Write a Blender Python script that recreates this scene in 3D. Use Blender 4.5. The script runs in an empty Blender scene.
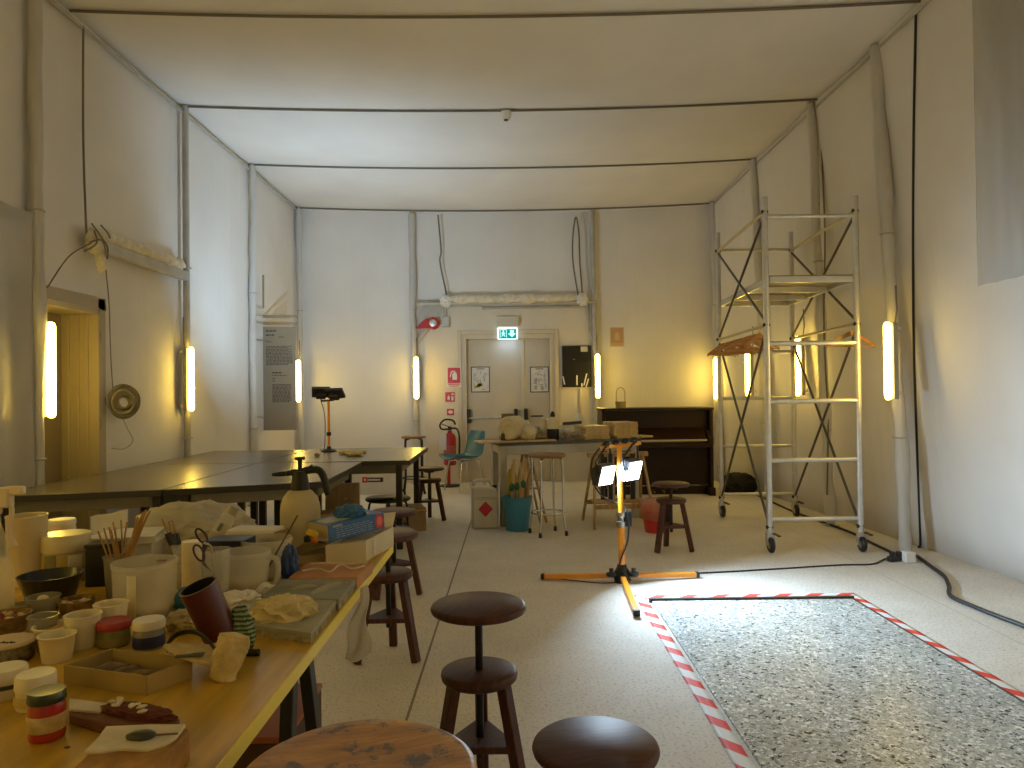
import bpy, bmesh, math, random
from mathutils import Vector, Matrix, noise
random.seed(7)
SC = bpy.context.scene
COL = SC.collection
PI = math.pi
# ------------------------------------------------------------------ camera
F = 732.0; EYE = Vector((0, 0, 1.3))
PITCH, ROLL, YAW = 0.0111, 0.0120, -0.0013
_f = Vector((math.sin(YAW)*math.cos(PITCH), math.cos(YAW)*math.cos(PITCH), math.sin(PITCH)))
_r0 = Vector((math.cos(YAW), -math.sin(YAW), 0)); _u0 = _r0.cross(_f)
_r = math.cos(ROLL)*_r0 - math.sin(ROLL)*_u0
_u = math.sin(ROLL)*_r0 + math.cos(ROLL)*_u0
cam_d = bpy.data.cameras.new('camera'); cam = bpy.data.objects.new('camera', cam_d); COL.objects.link(cam)
cam_d.sensor_width = 36; cam_d.lens = F/1024*36; cam_d.clip_start = 0.05; cam_d.clip_end = 100
M = Matrix(((_r.x, _u.x, -_f.x, EYE.x), (_r.y, _u.y, -_f.y, EYE.y), (_r.z, _u.z, -_f.z, EYE.z), (0, 0, 0, 1)))
cam.matrix_world = M
SC.camera = cam
def ray(px, py): return _f + _r*((px-512)/F) - _u*((py-384)/F)
def G(px, py, z=0.0):
    d = ray(px, py); t = (z-EYE.z)/d.z
    return EYE + d*t
def AY(px, py, y):
    d = ray(px, py); return EYE + d*(y/d.y)
def AX(px, py, x):
    d = ray(px, py); return EYE + d*(x/d.x)

# ------------------------------------------------------------------ materials
def lin(c): return tuple((v/12.92 if v <= .04045 else ((v+.055)/1.055)**2.4) for v in c)
MATS = {}
def mat(name, col, rough=.6, metal=0, var=0, vscale=8, bump=0, bscale=60, spec=.5, col2=None, stretch=(1, 1, 1), trans=0, coat=0, emit=None, estr=0, sss=0):
    if name in MATS: return MATS[name]
    m = bpy.data.materials.new(name); m.use_nodes = True; MATS[name] = m
    nt = m.node_tree; N = nt.nodes; L = nt.links
    b = N['Principled BSDF']
    b.inputs['Base Color'].default_value = (*col, 1); b.inputs['Roughness'].default_value = rough
    b.inputs['Metallic'].default_value = metal; b.inputs['Specular IOR Level'].default_value = spec
    if coat: b.inputs['Coat Weight'].default_value = coat; b.inputs['Coat Roughness'].default_value = .15
    if emit: b.inputs['Emission Color'].default_value = (*emit, 1); b.inputs['Emission Strength'].default_value = estr
    tc = N.new('ShaderNodeTexCoord'); mp = N.new('ShaderNodeMapping'); mp.inputs['Scale'].default_value = stretch
    L.new(tc.outputs['Object'], mp.inputs['Vector'])
    if var or col2:
        n = N.new('ShaderNodeTexNoise'); n.inputs['Scale'].default_value = vscale; n.inputs['Detail'].default_value = 6
        L.new(mp.outputs['Vector'], n.inputs['Vector'])
        r = N.new('ShaderNodeValToRGB'); L.new(n.outputs['Fac'], r.inputs['Fac'])
        c2 = col2 or tuple(max(0, v*(1-var)) for v in col); c1 = col if col2 else tuple(min(1, v*(1+var*.6)) for v in col)
        r.color_ramp.elements[0].position = .35; r.color_ramp.elements[1].position = .65
        r.color_ramp.elements[0].color = (*c2, 1); r.color_ramp.elements[1].color = (*c1, 1)
        L.new(r.outputs['Color'], b.inputs['Base Color'])
    if bump:
        n2 = N.new('ShaderNodeTexNoise'); n2.inputs['Scale'].default_value = bscale; n2.inputs['Detail'].default_value = 4
        L.new(mp.outputs['Vector'], n2.inputs['Vector'])
        bp = N.new('ShaderNodeBump'); bp.inputs['Strength'].default_value = bump; bp.inputs['Distance'].default_value = .01
        L.new(n2.outputs['Fac'], bp.inputs['Height']); L.new(bp.outputs['Normal'], b.inputs['Normal'])
    if trans:
        out = N['Material Output']; tr = N.new('ShaderNodeBsdfTransparent'); mx = N.new('ShaderNodeMixShader')
        tl = N.new('ShaderNodeBsdfTranslucent'); tl.inputs['Color'].default_value = (*col, 1)
        m2 = N.new('ShaderNodeMixShader'); m2.inputs['Fac'].default_value = .35
        L.new(b.outputs['BSDF'], m2.inputs[1]); L.new(tl.outputs['BSDF'], m2.inputs[2])
        mx.inputs['Fac'].default_value = trans
        L.new(m2.outputs['Shader'], mx.inputs[1]); L.new(tr.outputs['BSDF'], mx.inputs[2]); L.new(mx.outputs['Shader'], out.inputs['Surface'])
    return m
def emis(name, col, s):
    if name in MATS: return MATS[name]
    m = bpy.data.materials.new(name); m.use_nodes = True; MATS[name] = m
    nt = m.node_tree; nt.nodes.remove(nt.nodes['Principled BSDF'])
    e = nt.nodes.new('ShaderNodeEmission'); e.inputs['Color'].default_value = (*col, 1); e.inputs['Strength'].default_value = s
    nt.links.new(e.outputs['Emission'], nt.nodes['Material Output'].inputs['Surface'])
    return m

# ------------------------------------------------------------------ mesh builder
class MB:
    def __init__(s): s.bm = bmesh.new()
    def _add(s, verts, faces, T=None):
        vs = [s.bm.verts.new((T @ Vector(v)) if T else Vector(v)) for v in verts]
        for f in faces:
            try: s.bm.faces.new([vs[i] for i in f])
            except ValueError: pass
        return s
    def box(s, c, d, rz=0, T=None):
        x, y, z = d[0]/2, d[1]/2, d[2]/2
        R = Matrix.Translation(Vector(c)) @ Matrix.Rotation(rz, 4, 'Z')
        if T: R = T @ R
        v = [(-x,-y,-z),(x,-y,-z),(x,y,-z),(-x,y,-z),(-x,-y,z),(x,-y,z),(x,y,z),(-x,y,z)]
        return s._add(v, [(3,2,1,0),(4,5,6,7),(0,1,5,4),(1,2,6,5),(2,3,7,6),(3,0,4,7)], R)
    def bar(s, p0, p1, w, h, up=(0, 0, 1)):
        p0, p1 = Vector(p0), Vector(p1); d = (p1-p0).normalized(); up = Vector(up)
        if abs(d.dot(up)) > .98: up = Vector((0, 1, 0))
        a = d.cross(up).normalized()*w/2; b = a.cross(d).normalized()*h/2
        v = [p0-a-b, p0+a-b, p0+a+b, p0-a+b, p1-a-b, p1+a-b, p1+a+b, p1-a+b]
        return s._add(v, [(0,1,2,3),(7,6,5,4),(4,5,1,0),(5,6,2,1),(6,7,3,2),(7,4,0,3)])
    def tube(s, pts, r, n=10, closed=False, cap=True):
        P = [Vector(p) for p in pts]; m = len(P); rs = r if isinstance(r, (list, tuple)) else [r]*m
        ref = None; rings = []
        for i in range(m):
            if closed: t = (P[(i+1) % m]-P[i-1])
            else: t = P[min(i+1, m-1)]-P[max(i-1, 0)]
            t = t.normalized() if t.length > 1e-9 else Vector((0, 0, 1))
            if ref is None:
                ref = Vector((0, 0, 1)) if abs(t.z) < .9 else Vector((1, 0, 0))
            a = (ref - t*ref.dot(t)).normalized(); ref = a; b = t.cross(a)
            rings.append([s.bm.verts.new(P[i]+(a*math.cos(2*PI*k/n)+b*math.sin(2*PI*k/n))*rs[i]) for k in range(n)])
        for i in range(m if closed else m-1):
            A, B = rings[i], rings[(i+1) % m]
            for k in range(n):
                try: s.bm.faces.new((A[k], A[(k+1) % n], B[(k+1) % n], B[k]))
                except ValueError: pass
        if cap and not closed:
            s.bm.faces.new(rings[0][::-1]); s.bm.faces.new(rings[-1])
        return s
    def lathe(s, prof, c=(0, 0, 0), n=32, T=None, sx=1, sy=1, cap0=True, cap1=True):
        R = Matrix.Translation(Vector(c))
        if T: R = T @ R
        rings = []
        for (r, z) in prof:
            if r < 1e-6: rings.append([s.bm.verts.new(R @ Vector((0, 0, z)))])
            else: rings.append([s.bm.verts.new(R @ Vector((r*sx*math.cos(2*PI*k/n), r*sy*math.sin(2*PI*k/n), z))) for k in range(n)])
        for A, B in zip(rings, rings[1:]):
            for k in range(n):
                q = (k+1) % n
                if len(A) == 1 and len(B) == 1: continue
                if len(A) == 1: f = (A[0], B[q], B[k])
                elif len(B) == 1: f = (A[k], A[q], B[0])
                else: f = (A[k], A[q], B[q], B[k])
                try: s.bm.faces.new(f)
                except ValueError: pass
        if cap0 and len(rings[0]) > 1: s.bm.faces.new(rings[0][::-1])
        if cap1 and len(rings[-1]) > 1: s.bm.faces.new(rings[-1])
        return s
    def prism(s, poly, z0, z1, T=None):
        n = len(poly)
        a = sum(poly[i][0]*poly[(i+1) % n][1]-poly[(i+1) % n][0]*poly[i][1] for i in range(n))
        if a < 0: poly = poly[::-1]
        v = [(p[0], p[1], z0) for p in poly]+[(p[0], p[1], z1) for p in poly]
        f = [tuple(range(n-1, -1, -1)), tuple(range(n, 2*n))]+[(i, (i+1) % n, n+(i+1) % n, n+i) for i in range(n)]
        return s._add(v, f, T)
    def blob(s, c, d, seed=0, amp=.25, freq=1.6, sub=4, floor=None, ridge=True, T=None):
        b2 = bmesh.new(); bmesh.ops.create_icosphere(b2, subdivisions=sub, radius=1)
        off = Vector((seed*7.3, seed*3.1, seed*5.7))
        vs = {}
        for v in b2.verts:
            p = v.co.copy(); k = 0
            for o in range(4):
                q = noise.noise(p*freq*(1.9**o)+off)
                k += ((.5-abs(q))*1.3-.35 if ridge else q)*(.55**o)
            p = p*(1+amp*k)
            w = Vector((p.x*d[0]/2, p.y*d[1]/2, p.z*d[2]/2))+Vector(c)
            if floor is not None and w.z < floor: w.z = floor
            if T: w = T @ w
            vs[v.index] = s.bm.verts.new(w)
        for f in b2.faces: s.bm.faces.new([vs[v.index] for v in f.verts])
        b2.free(); return s
    def sheet(s, fn, nu, nv):
        g = [[s.bm.verts.new(fn(i/nu, j/nv)) for j in range(nv+1)] for i in range(nu+1)]
        for i in range(nu):
            for j in range(nv): s.bm.faces.new((g[i][j], g[i+1][j], g[i+1][j+1], g[i][j+1]))
        return s
    def build(s, name, m, parent=None, bev=0, smooth=True, solid=0, ang=40, seg=2, sub=0, soff=-1):
        me = bpy.data.meshes.new(name)
        bmesh.ops.recalc_face_normals(s.bm, faces=s.bm.faces[:]) if not solid else None
        s.bm.to_mesh(me); s.bm.free(); me.materials.append(m)
        if smooth:
            me.shade_smooth(); me.set_sharp_from_angle(angle=math.radians(ang))
        o = bpy.data.objects.new(name, me); COL.objects.link(o)
        if parent: o.parent = parent
        if solid:
            md = o.modifiers.new('thickness', 'SOLIDIFY'); md.thickness = solid; md.offset = soff
        if bev:
            md = o.modifiers.new('bevel', 'BEVEL'); md.width = bev; md.segments = seg; md.limit_method = 'ANGLE'; md.angle_limit = math.radians(35)
        if sub:
            md = o.modifiers.new('sub', 'SUBSURF'); md.levels = sub; md.render_levels = sub
        return o
def tag(o, label=None, cat=None, group=None, kind=None):
    if label: o['label'] = label
    if cat: o['category'] = cat
    if group: o['group'] = group
    if kind: o['kind'] = kind
    return o
def thing(name, label, cat, loc=(0, 0, 0), rz=0, group=None, kind=None):
    o = bpy.data.objects.new(name, None); COL.objects.link(o); o.empty_display_size = .05
    o.location = loc; o.rotation_euler = (0, 0, rz)
    return tag(o, label, cat, group, kind)
def solo(mb, name, m, label, cat, loc=(0, 0, 0), rz=0, group=None, **k):
    o = mb.build(name, m, None, **k); o.location = loc; o.rotation_euler = (0, 0, rz)
    return tag(o, label, cat, group)
def struct(mb, name, m, parent=None, **k):
    o = mb.build(name, m, parent, **k)
    if not parent: o['kind'] = 'structure'
    return o
def kids(o): return [c for c in COL.objects if c.parent == o]
def dup(root, loc, rz=None, label=None, group=None):
    r = root.copy(); COL.objects.link(r); r.location = loc
    if rz is not None: r.rotation_euler = (0, 0, rz)
    if label: r['label'] = label
    if group: r['group'] = group
    for ch in kids(root):
        c = ch.copy(); COL.objects.link(c); c.parent = r
        for g in kids(ch):
            d = g.copy(); COL.objects.link(d); d.parent = c
    return r
def arc(c, r, a0, a1, n, plane='xz'):
    o = []
    for i in range(n+1):
        a = a0+(a1-a0)*i/n
        x, y = r*math.cos(a), r*math.sin(a)
        o.append(Vector(c)+(Vector((x, 0, y)) if plane == 'xz' else Vector((x, y, 0)) if plane == 'xy' else Vector((0, x, y))))
    return o
def smooth_path(pts, n=8):
    P = [Vector(p) for p in pts]; o = []
    for i in range(len(P)-1):
        a, b, c, d = P[max(i-1, 0)], P[i], P[i+1], P[min(i+2, len(P)-1)]
        for k in range(n):
            t = k/n
            o.append(.5*((2*b)+(c-a)*t+(2*a-5*b+4*c-d)*t*t+(3*b-a-3*c+d)*t**3))
    o.append(P[-1]); return o

# ------------------------------------------------------------------ common materials
m_black = mat('black_plastic', (.012, .012, .013), .45)
m_blackmetal = mat('black_metal', (.014, .013, .012), .4, .3)
m_steel = mat('galvanised_steel', (.55, .55, .53), .38, .85, var=.15, vscale=20)
m_chrome = mat('chrome', (.7, .7, .68), .18, 1)
m_white = mat('white_plastic', (.72, .71, .68), .4, var=.05)
m_paper = mat('white_paper', (.74, .72, .66), .8, var=.08, vscale=12)
m_dwood = mat('dark_stained_wood', (.080, .027, .018), .5, spec=.35, var=.35, vscale=14, stretch=(1, 8, 1), bump=.05)
m_wood = mat('pale_wood', (.42, .26, .11), .55, var=.3, vscale=9, stretch=(6, 1, 1), bump=.08)
m_wood2 = mat('plain_beech', (.56, .41, .20), .55, var=.22, vscale=20, stretch=(1, 1, .2))
m_orange = mat('orange_enamel', (.86, .33, .02), .3, var=.05)
m_cord = mat('black_rubber', (.012, .012, .013), .55)
m_sheetp = mat('clear_polythene', (.78, .76, .70), .3, var=.06, vscale=5, bump=.5, bscale=14, trans=.35)
m_greycable = mat('grey_cable', (.16, .14, .11), .6)
m_red = mat('red_enamel', (.45, .015, .02), .35)
m_cream = mat('cream_plastic', (.70, .60, .40), .42, var=.1)
m_milk = mat('milky_plastic', (.74, .71, .62), .3, var=.06, trans=.66)
m_clear = mat('clear_plastic', (.70, .69, .62), .2, trans=.7)
m_ink = mat('printing_ink', (.05, .045, .04), .8)
m_card = mat('brown_cardboard', (.36, .24, .11), .8, var=.12, vscale=15)

# ------------------------------------------------------------------ the room
XL, XR, H, YB, YF = -3.12, 2.95, 4.05, 10.64, -2.6
def xr(y, z): return (XR)*(z/H) + (3.05+(YB-y)*.065)*(1-z/H)
def fabric(name, col, folds=.25, weave=.12):
    m = mat(name, col, .85, var=.05, vscale=1.3, spec=.2)
    nt = m.node_tree; N = nt.nodes; L = nt.links; b = N['Principled BSDF']
    tc = N.new('ShaderNodeTexCoord'); mp = N.new('ShaderNodeMapping'); mp.inputs['Scale'].default_value = (5, 5, .25)
    n = N.new('ShaderNodeTexNoise'); n.inputs['Scale'].default_value = 1.6; n.inputs['Detail'].default_value = 3
    L.new(tc.outputs['Object'], mp.inputs['Vector']); L.new(mp.outputs['Vector'], n.inputs['Vector'])
    bp = N.new('ShaderNodeBump'); bp.inputs['Strength'].default_value = folds; bp.inputs['Distance'].default_value = .03
    L.new(n.outputs['Fac'], bp.inputs['Height'])
    n2 = N.new('ShaderNodeTexNoise'); n2.inputs['Scale'].default_value = 220
    L.new(tc.outputs['Object'], n2.inputs['Vector'])
    b2 = N.new('ShaderNodeBump'); b2.inputs['Strength'].default_value = weave; b2.inputs['Distance'].default_value = .003
    L.new(n2.outputs['Fac'], b2.inputs['Height']); L.new(bp.outputs['Normal'], b2.inputs['Normal'])
    L.new(b2.outputs['Normal'], b.inputs['Normal'])
    return m
m_wall = fabric('white_wall_fabric', (.72, .70, .665))
m_ceil = fabric('white_ceiling_fabric', (.72, .70, .665), .12)
m_wallpaint = mat('cream_wall_paint', (.70, .64, .52), .7, var=.04, vscale=3)
m_doorpaint = mat('beige_door_paint', (.60, .53, .40), .45, var=.04, vscale=4)

# floor: pale screed with joints
mf = mat('pale_screed', (.57, .535, .465), .75, spec=.25)
nt = mf.node_tree; N = nt.nodes; L = nt.links; b = N['Principled BSDF']
tc = N.new('ShaderNodeTexCoord'); sep = N.new('ShaderNodeSeparateXYZ'); L.new(tc.outputs['Object'], sep.inputs[0])
n1 = N.new('ShaderNodeTexNoise'); n1.inputs['Scale'].default_value = 2.2; n1.inputs['Detail'].default_value = 8; n1.inputs['Roughness'].default_value = .7
n2 = N.new('ShaderNodeTexNoise'); n2.inputs['Scale'].default_value = 70; n2.inputs['Detail'].default_value = 5
L.new(tc.outputs['Object'], n1.inputs['Vector']); L.new(tc.outputs['Object'], n2.inputs['Vector'])
r1 = N.new('ShaderNodeValToRGB'); r1.color_ramp.elements[0].position = .3; r1.color_ramp.elements[1].position = .7
r1.color_ramp.elements[0].color = (.58, .545, .48, 1); r1.color_ramp.elements[1].color = (.70, .665, .60, 1)
L.new(n1.outputs['Fac'], r1.inputs['Fac'])
r2 = N.new('ShaderNodeValToRGB'); r2.color_ramp.elements[0].position = .33; r2.color_ramp.elements[1].position = .47
r2.color_ramp.elements[0].color = (.62, .6, .57, 1); r2.color_ramp.elements[1].color = (1, 1, 1, 1)
L.new(n2.outputs['Fac'], r2.inputs['Fac'])
mul = N.new('ShaderNodeMixRGB'); mul.blend_type = 'MULTIPLY'; mul.inputs['Fac'].default_value = .8
L.new(r1.outputs['Color'], mul.inputs[1]); L.new(r2.outputs['Color'], mul.inputs[2])
prev = mul.outputs['Color']
for ax, pos in (('X', -.44), ('X', 2.55), ('X', -3.0), ('Y', 7.55), ('Y', 9.6)):
    s = N.new('ShaderNodeMath'); s.operation = 'SUBTRACT'; s.inputs[1].default_value = pos; L.new(sep.outputs[ax], s.inputs[0])
    a = N.new('ShaderNodeMath'); a.operation = 'ABSOLUTE'; L.new(s.outputs[0], a.inputs[0])
    lt = N.new('ShaderNodeMath'); lt.operation = 'LESS_THAN'; lt.inputs[1].default_value = .006 if pos == -.44 else .004; L.new(a.outputs[0], lt.inputs[0])
    mx = N.new('ShaderNodeMixRGB'); mx.blend_type = 'MIX'; mx.inputs[2].default_value = (.16, .13, .10, 1)
    sc_ = N.new('ShaderNodeMath'); sc_.operation = 'MULTIPLY'; sc_.inputs[1].default_value = .85 if pos == -.44 else .35; L.new(lt.outputs[0], sc_.inputs[0])
    L.new(sc_.outputs[0], mx.inputs['Fac']); L.new(prev, mx.inputs[1]); prev = mx.outputs['Color']
L.new(prev, b.inputs['Base Color'])
bp = N.new('ShaderNodeBump'); bp.inputs['Strength'].default_value = .25; bp.inputs['Distance'].default_value = .004
L.new(n2.outputs['Fac'], bp.inputs['Height']); L.new(bp.outputs['Normal'], b.inputs['Normal'])
struct(MB().box((0, (YB+YF)/2, -.05), (9, YB-YF+2, .1)), 'floor', mf, smooth=False)

# ceiling: fabric stretched over cables, with a little sag
BAYS = [5.14, 6.87, 8.64, 10.5]
CBL = [-1.6, .1, 1.8, 3.55]+BAYS
def ceil_z(x, y):
    z = H - .075*(1-(x/3)**2)
    lo = max([c for c in CBL if c <= y], default=-3); hi = min([c for c in CBL if c > y], default=YB+.3)
    t = (y-lo)/(hi-lo); z -= .07*math.sin(PI*t)*(1-(x/3.2)**4)
    if y > 8.64: z -= .05*((y-8.64)/2)**2
    return z
struct(MB().sheet(lambda u, v: Vector((XL-.1+(XR-XL+.25)*u, YF-.1+(YB-YF+.2)*v, ceil_z(XL+(XR-XL)*u, YF+(YB-YF)*v))), 36, 120), 'ceiling', m_ceil, solid=.04, soff=1)
# back wall with the double-door opening
DX0, DX1 = AY(462, 400, YB).x, AY(555, 400, YB).x; DZ = AY(508, 334, YB).z
w = MB()
w.box(((XL-.4+DX0)/2, YB+.15, H/2), (DX0-XL+.4, .3, H+.3)); w.box(((DX1+3.5)/2, YB+.15, H/2), (3.5-DX1, .3, H+.3))
w.box(((DX0+DX1)/2, YB+.15, (DZ+H+.15)/2), (DX1-DX0, .3, H+.15-DZ))
wall_back = struct(w, 'wall_back', m_wall, smooth=False)
# lower painted part of the back wall, below the rolled sheet
ZR = AY(505, 306, YB).z
w = MB()
xa, xb = AY(424, 300, YB).x, AY(588, 300, YB).x
w.box(((xa+DX0)/2, YB-.008, ZR/2), (DX0-xa, .016, ZR)); w.box(((DX1+xb)/2, YB-.008, ZR/2), (xb-DX1, .016, ZR))
w.box(((DX0+DX1)/2, YB-.008, (DZ+ZR)/2), (DX1-DX0, .016, ZR-DZ))
struct(w, 'trim_1', m_wallpaint, smooth=False)
# left wall with doorway
LY0, LY1 = 4.55, AX(94, 400, XL).y; LZ = AX(94, 309, XL).z
w = MB()
w.box((XL-.15, (YF+LY0)/2, H/2), (.3, LY0-YF, H+.3)); w.box((XL-.15, (LY1+YB)/2, H/2), (.3, YB-LY1, H+.3))
w.box((XL-.15, (LY0+LY1)/2, (LZ+H+.15)/2), (.3, LY1-LY0, H+.15-LZ))
struct(w, 'wall_left', m_wall, smooth=False)
# right wall: sheet hanging slightly outwards, folds
def rw(u, v):
    y = YF+(YB-YF)*u; z = (H+.12)*v
    x = xr(y, z)+.012*noise.noise(Vector((y*2.2, z*.25, 3)))+.008*noise.noise(Vector((y*7, z*.3, 9)))
    return Vector((x, y, z))
struct(MB().sheet(rw, 260, 14), 'wall_right', m_wall, solid=.05, soff=-1)
w = MB().box((0, YF-.1, H/2), (7.4, .2, H+.3)); struct(w, 'wall_front', m_wall, smooth=False)
# corridor seen through the left doorway
w = MB(); w.box((XL-1.25, (LY0+LY1)/2, 1.3), (.1, 2.6, 2.6)); w.box((XL-.75, LY1+.75, 1.3), (.9, .1, 2.6)); w.box((XL-.75, LY0-.75, 1.3), (.9, .1, 2.6))
w.box((XL-.75, (LY0+LY1)/2, 2.55), (.95, 2.6, .1)); struct(w, 'wall_corridor', m_wallpaint, smooth=False)
# left door: frame, open leaf
fr = MB()
for y in (LY0, LY1): fr.box((XL-.12, y, LZ/2), (.34, .05, LZ))
fr.box((XL-.12, (LY0+LY1)/2, LZ-.02), (.34, LY1-LY0, .05))
fr.box((XL+.02, LY1+.05, LZ/2+.04), (.03, .10, LZ+.08)); fr.box((XL+.02, (LY0+LY1)/2, LZ+.04), (.03, LY1-LY0+.2, .10)); fr.box((XL+.02, LY0-.05, LZ/2+.04), (.03, .10, LZ+.08))
for dx_ in (-.03, -.10, -.17): fr.box((XL+dx_, LY1-.03, LZ/2-.02), (.018, .02, LZ-.05))
d1 = struct(fr, 'door_1', mat('tan_door_frame', (.40, .34, .23), .5), bev=.004)
lf = MB().box((XL-.24, LY1-.47, LZ/2-.02), (.045, .86, LZ-.05)); lf.box((XL-.212, LY1-.47, LZ*.85), (.012, .7, .25)).build('door_leaf', mat('tan_door_leaf', (.26, .20, .11), .5), d1, bev=.004)
hg = MB()
for z in (.35, 1.1, 1.75): hg.tube([(XL+.04, LY1+.0, z-.045), (XL+.04, LY1+.0, z+.045)], .011, 8)
hg.build('hinge', m_blackmetal, d1)
# back double door
m_glow = emis('sign_white_light', (.70, .9, 1), 2.2)
fr = MB(); yd = YB+.10
for x in (DX0+.035, DX1-.035): fr.box((x, YB+.07, DZ/2), (.07, .2, DZ))
fr.box(((DX0+DX1)/2, YB+.07, DZ-.035), (DX1-DX0-.14, .2, .07))
for x in (DX0-.03, DX1+.03): fr.box((x, YB-.03, DZ/2+.03), (.06, .03, DZ+.06))
fr.box(((DX0+DX1)/2, YB-.03, DZ+.03), (DX1-DX0, .03, .06))
d2 = struct(fr, 'door_2', m_doorpaint, bev=.004)
xm = AY(524, 400, YB).x
lf1 = MB().box(((DX0+.07+xm)/2, yd, DZ/2-.03), (xm-DX0-.075, .05, DZ-.07)).build('door_leaf', m_doorpaint, d2, bev=.006)
lf2 = MB().box(((DX1-.07+xm)/2, yd, DZ/2-.03), (DX1-.075-xm, .05, DZ-.07)).build('door_leaf', m_doorpaint, d2, bev=.006)
MB().box((xm-.01, yd-.035, DZ/2-.03), (.05, .02, DZ-.08)).build('door_astragal', m_doorpaint, d2, bev=.004)
zb = AY(490, 418, YB).z
MB().tube([(AY(469, 418, YB).x, yd-.1, zb), (AY(516, 418, YB).x, yd-.1, zb+.0)], .016, 10).build('push_bar', m_steel, d2)
for px in (469, 516, 526):
    x = AY(px, 418, YB).x
    MB().box((x, yd-.07, zb+.03), (.055, .09, .2)).build('push_bar_bracket', m_black, d2, bev=.012)
MB().box((AY(537, 418, YB).x, yd-.09, zb+.02), (.18, .03, .02)).build('lever_handle', m_black, d2, bev=.006)

# ------------------------------------------------------------------ frame posts, ceiling cables, hanging cables
m_pole = mat('grey_post', (.47, .455, .41), .5, .3, var=.12, vscale=6)
m_polyw = mat('wrinkled_polythene', (.76, .74, .70), .35, var=.08, vscale=9, bump=.6, bscale=22, trans=.08, stretch=(1, 1, .35))
def post(name, x, y, label, r=.03, lean=0, wrap=True, z1=None, ax='x'):
    z1 = z1 or ceil_z(max(min(x, 2.9), -2.9), y)-.005
    t = thing(name, label, 'post', (x, y, 0), group='frame posts along the walls')
    MB().tube([(0, 0, .0), (-lean, 0, z1)], r, 14).build('tube', m_pole, t)
    MB().box((0, 0, .006), (.12, .12, .012)).build('base_plate', m_steel, t)
    if wrap:
        pts = []; rs = []
        for i in range(48):
            z = .03+i/47*(z1-.06)
            pts.append((-lean*z/z1+.016*noise.noise(Vector((x*9, y, z*1.6))), .012*noise.noise(Vector((x, y*9, z*1.9))), z))
            rs.append(r+.006+.03*abs(noise.noise(Vector((x*3, y*5, z*2.3)))))
        MB().tube(pts, rs, 12).build('polythene_wrap', m_polyw, t)
    for k in range(2):
        z = .9+k*1.6
        MB().lathe([(r+.016, z), (r+.02, z+.003), (r+.02, z+.009), (r+.016, z+.012)], (-lean*z/z1, 0, 0), 14).build('cable_tie', m_pole, t)
    return t
post('frame_post', -3.062, 4.70, 'sheeted metal post nearest the camera along the left wall, in front of the doorway', .035)
post('frame_post', -3.06, 6.87, 'bare grey post on the left wall at the far end of the rolled sheet', .03, wrap=False)
post('frame_post', -3.06, 8.64, 'polythene wrapped post beside the hanging text panel', .03)
post('frame_post', -3.05, 10.5, 'post in the left far corner of the room, behind the text panel', .025)
post('frame_post', AY(416, 400, 10.55).x, 10.55, 'post on the back wall left of the double door', .03, lean=.04)
post('frame_post', AY(597, 400, 10.55).x, 10.55, 'grey post on the back wall right of the double door', .035, lean=.04, wrap=False)
post('frame_post', 2.93, 10.45, 'post in the right far corner of the room behind the piano', .03, lean=.04)
post('frame_post', 2.98, 8.64, 'post on the right wall behind the rear of the scaffold', .03, lean=.1)
post('frame_post', 2.99, 6.95, 'post on the right wall beside the middle of the scaffold', .03, lean=.12)
post('frame_post', 3.07, 5.75, 'sheeted post nearest the camera on the right wall beside the power strip', .036, lean=.18)
def cable(name, pts, r, label, cat='cable', group=None, m=None, n=8):
    return solo(MB().tube(pts, r, 6 if r < .006 else 8), name, m or m_greycable, label, cat, group=group)
words = {5.14: 'nearest', 6.87: 'second', 8.64: 'third', 10.5: 'farthest'}
for y in BAYS:
    n_ = 24; pts = []
    for i in range(n_+1):
        x = XL+.02+(XR-XL-.04)*i/n_
        yy = y
        pts.append((x, yy, ceil_z(x, yy)-.022))
    cable('ceiling_cable', pts, .011, {5.14: 'dark cable strung across the ceiling nearest the camera', 6.87: 'dark cable strung across the ceiling level with the smoke detector', 8.64: 'dark cable strung across the ceiling beyond the smoke detector', 10.5: 'cable along the junction of ceiling and back wall'}[y], group='cables strung across the ceiling')
# eaves tubes along both side walls
for sx, lab in ((-1, 'grey eaves tube along the top of the left wall'), (1, 'grey eaves tube along the top of the right wall')):
    X = XL+.045 if sx < 0 else XR-.05
    solo(MB().tube([(X, YF+.2, H-.075), (X, 4, H-.08), (X, 7, H-.085), (X, 10.5, H-.09)], .012, 10), 'eaves_tube', m_pole, lab, 'tube')
# hanging wall cables
cable('hanging_cable', smooth_path([(-3.07, 5.25, 3.98), (-3.075, 5.25, 3.2), (-3.06, 5.25, 2.6), (-3.05, 5.25, 2.42)]), .008, 'thin dark cable running down the left wall to the bundle of wires')
cable('hanging_cable', smooth_path([(xr(5.2, 3.98)-.05, 5.2, 3.98), (xr(5.45, 3)-.055, 5.45, 3), (xr(5.7, 1.8)-.06, 5.7, 1.8), (xr(5.85, .9)-.055, 5.85, .9), (xr(5.95, .1)-.06, 5.95, .1), (xr(5.95, 0)-.1, 5.92, .012)]), .009, 'dark cable running down the right wall from ceiling to floor', m=m_cord)
cable('hanging_cable', smooth_path([AY(822, 100, 6.9)+Vector((-.02, 0, 0)), AY(823, 180, 6.9), AY(825, 240, 6.9), AY(824, 330, 6.9), AY(828, 420, 6.9), AY(827, 495, 6.9)]), .008, 'dark cable hanging down the right wall behind the scaffold', m=m_greycable)
cable('hanging_cable', smooth_path([AY(438, 215, 10.5), AY(441, 250, 10.5), AY(440, 262, 10.5), AY(446, 292, 10.5), AY(447, 299, 10.48)]), .012, 'cable hanging from the ceiling above the left end of the rolled sheet', m=m_greycable)
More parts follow.
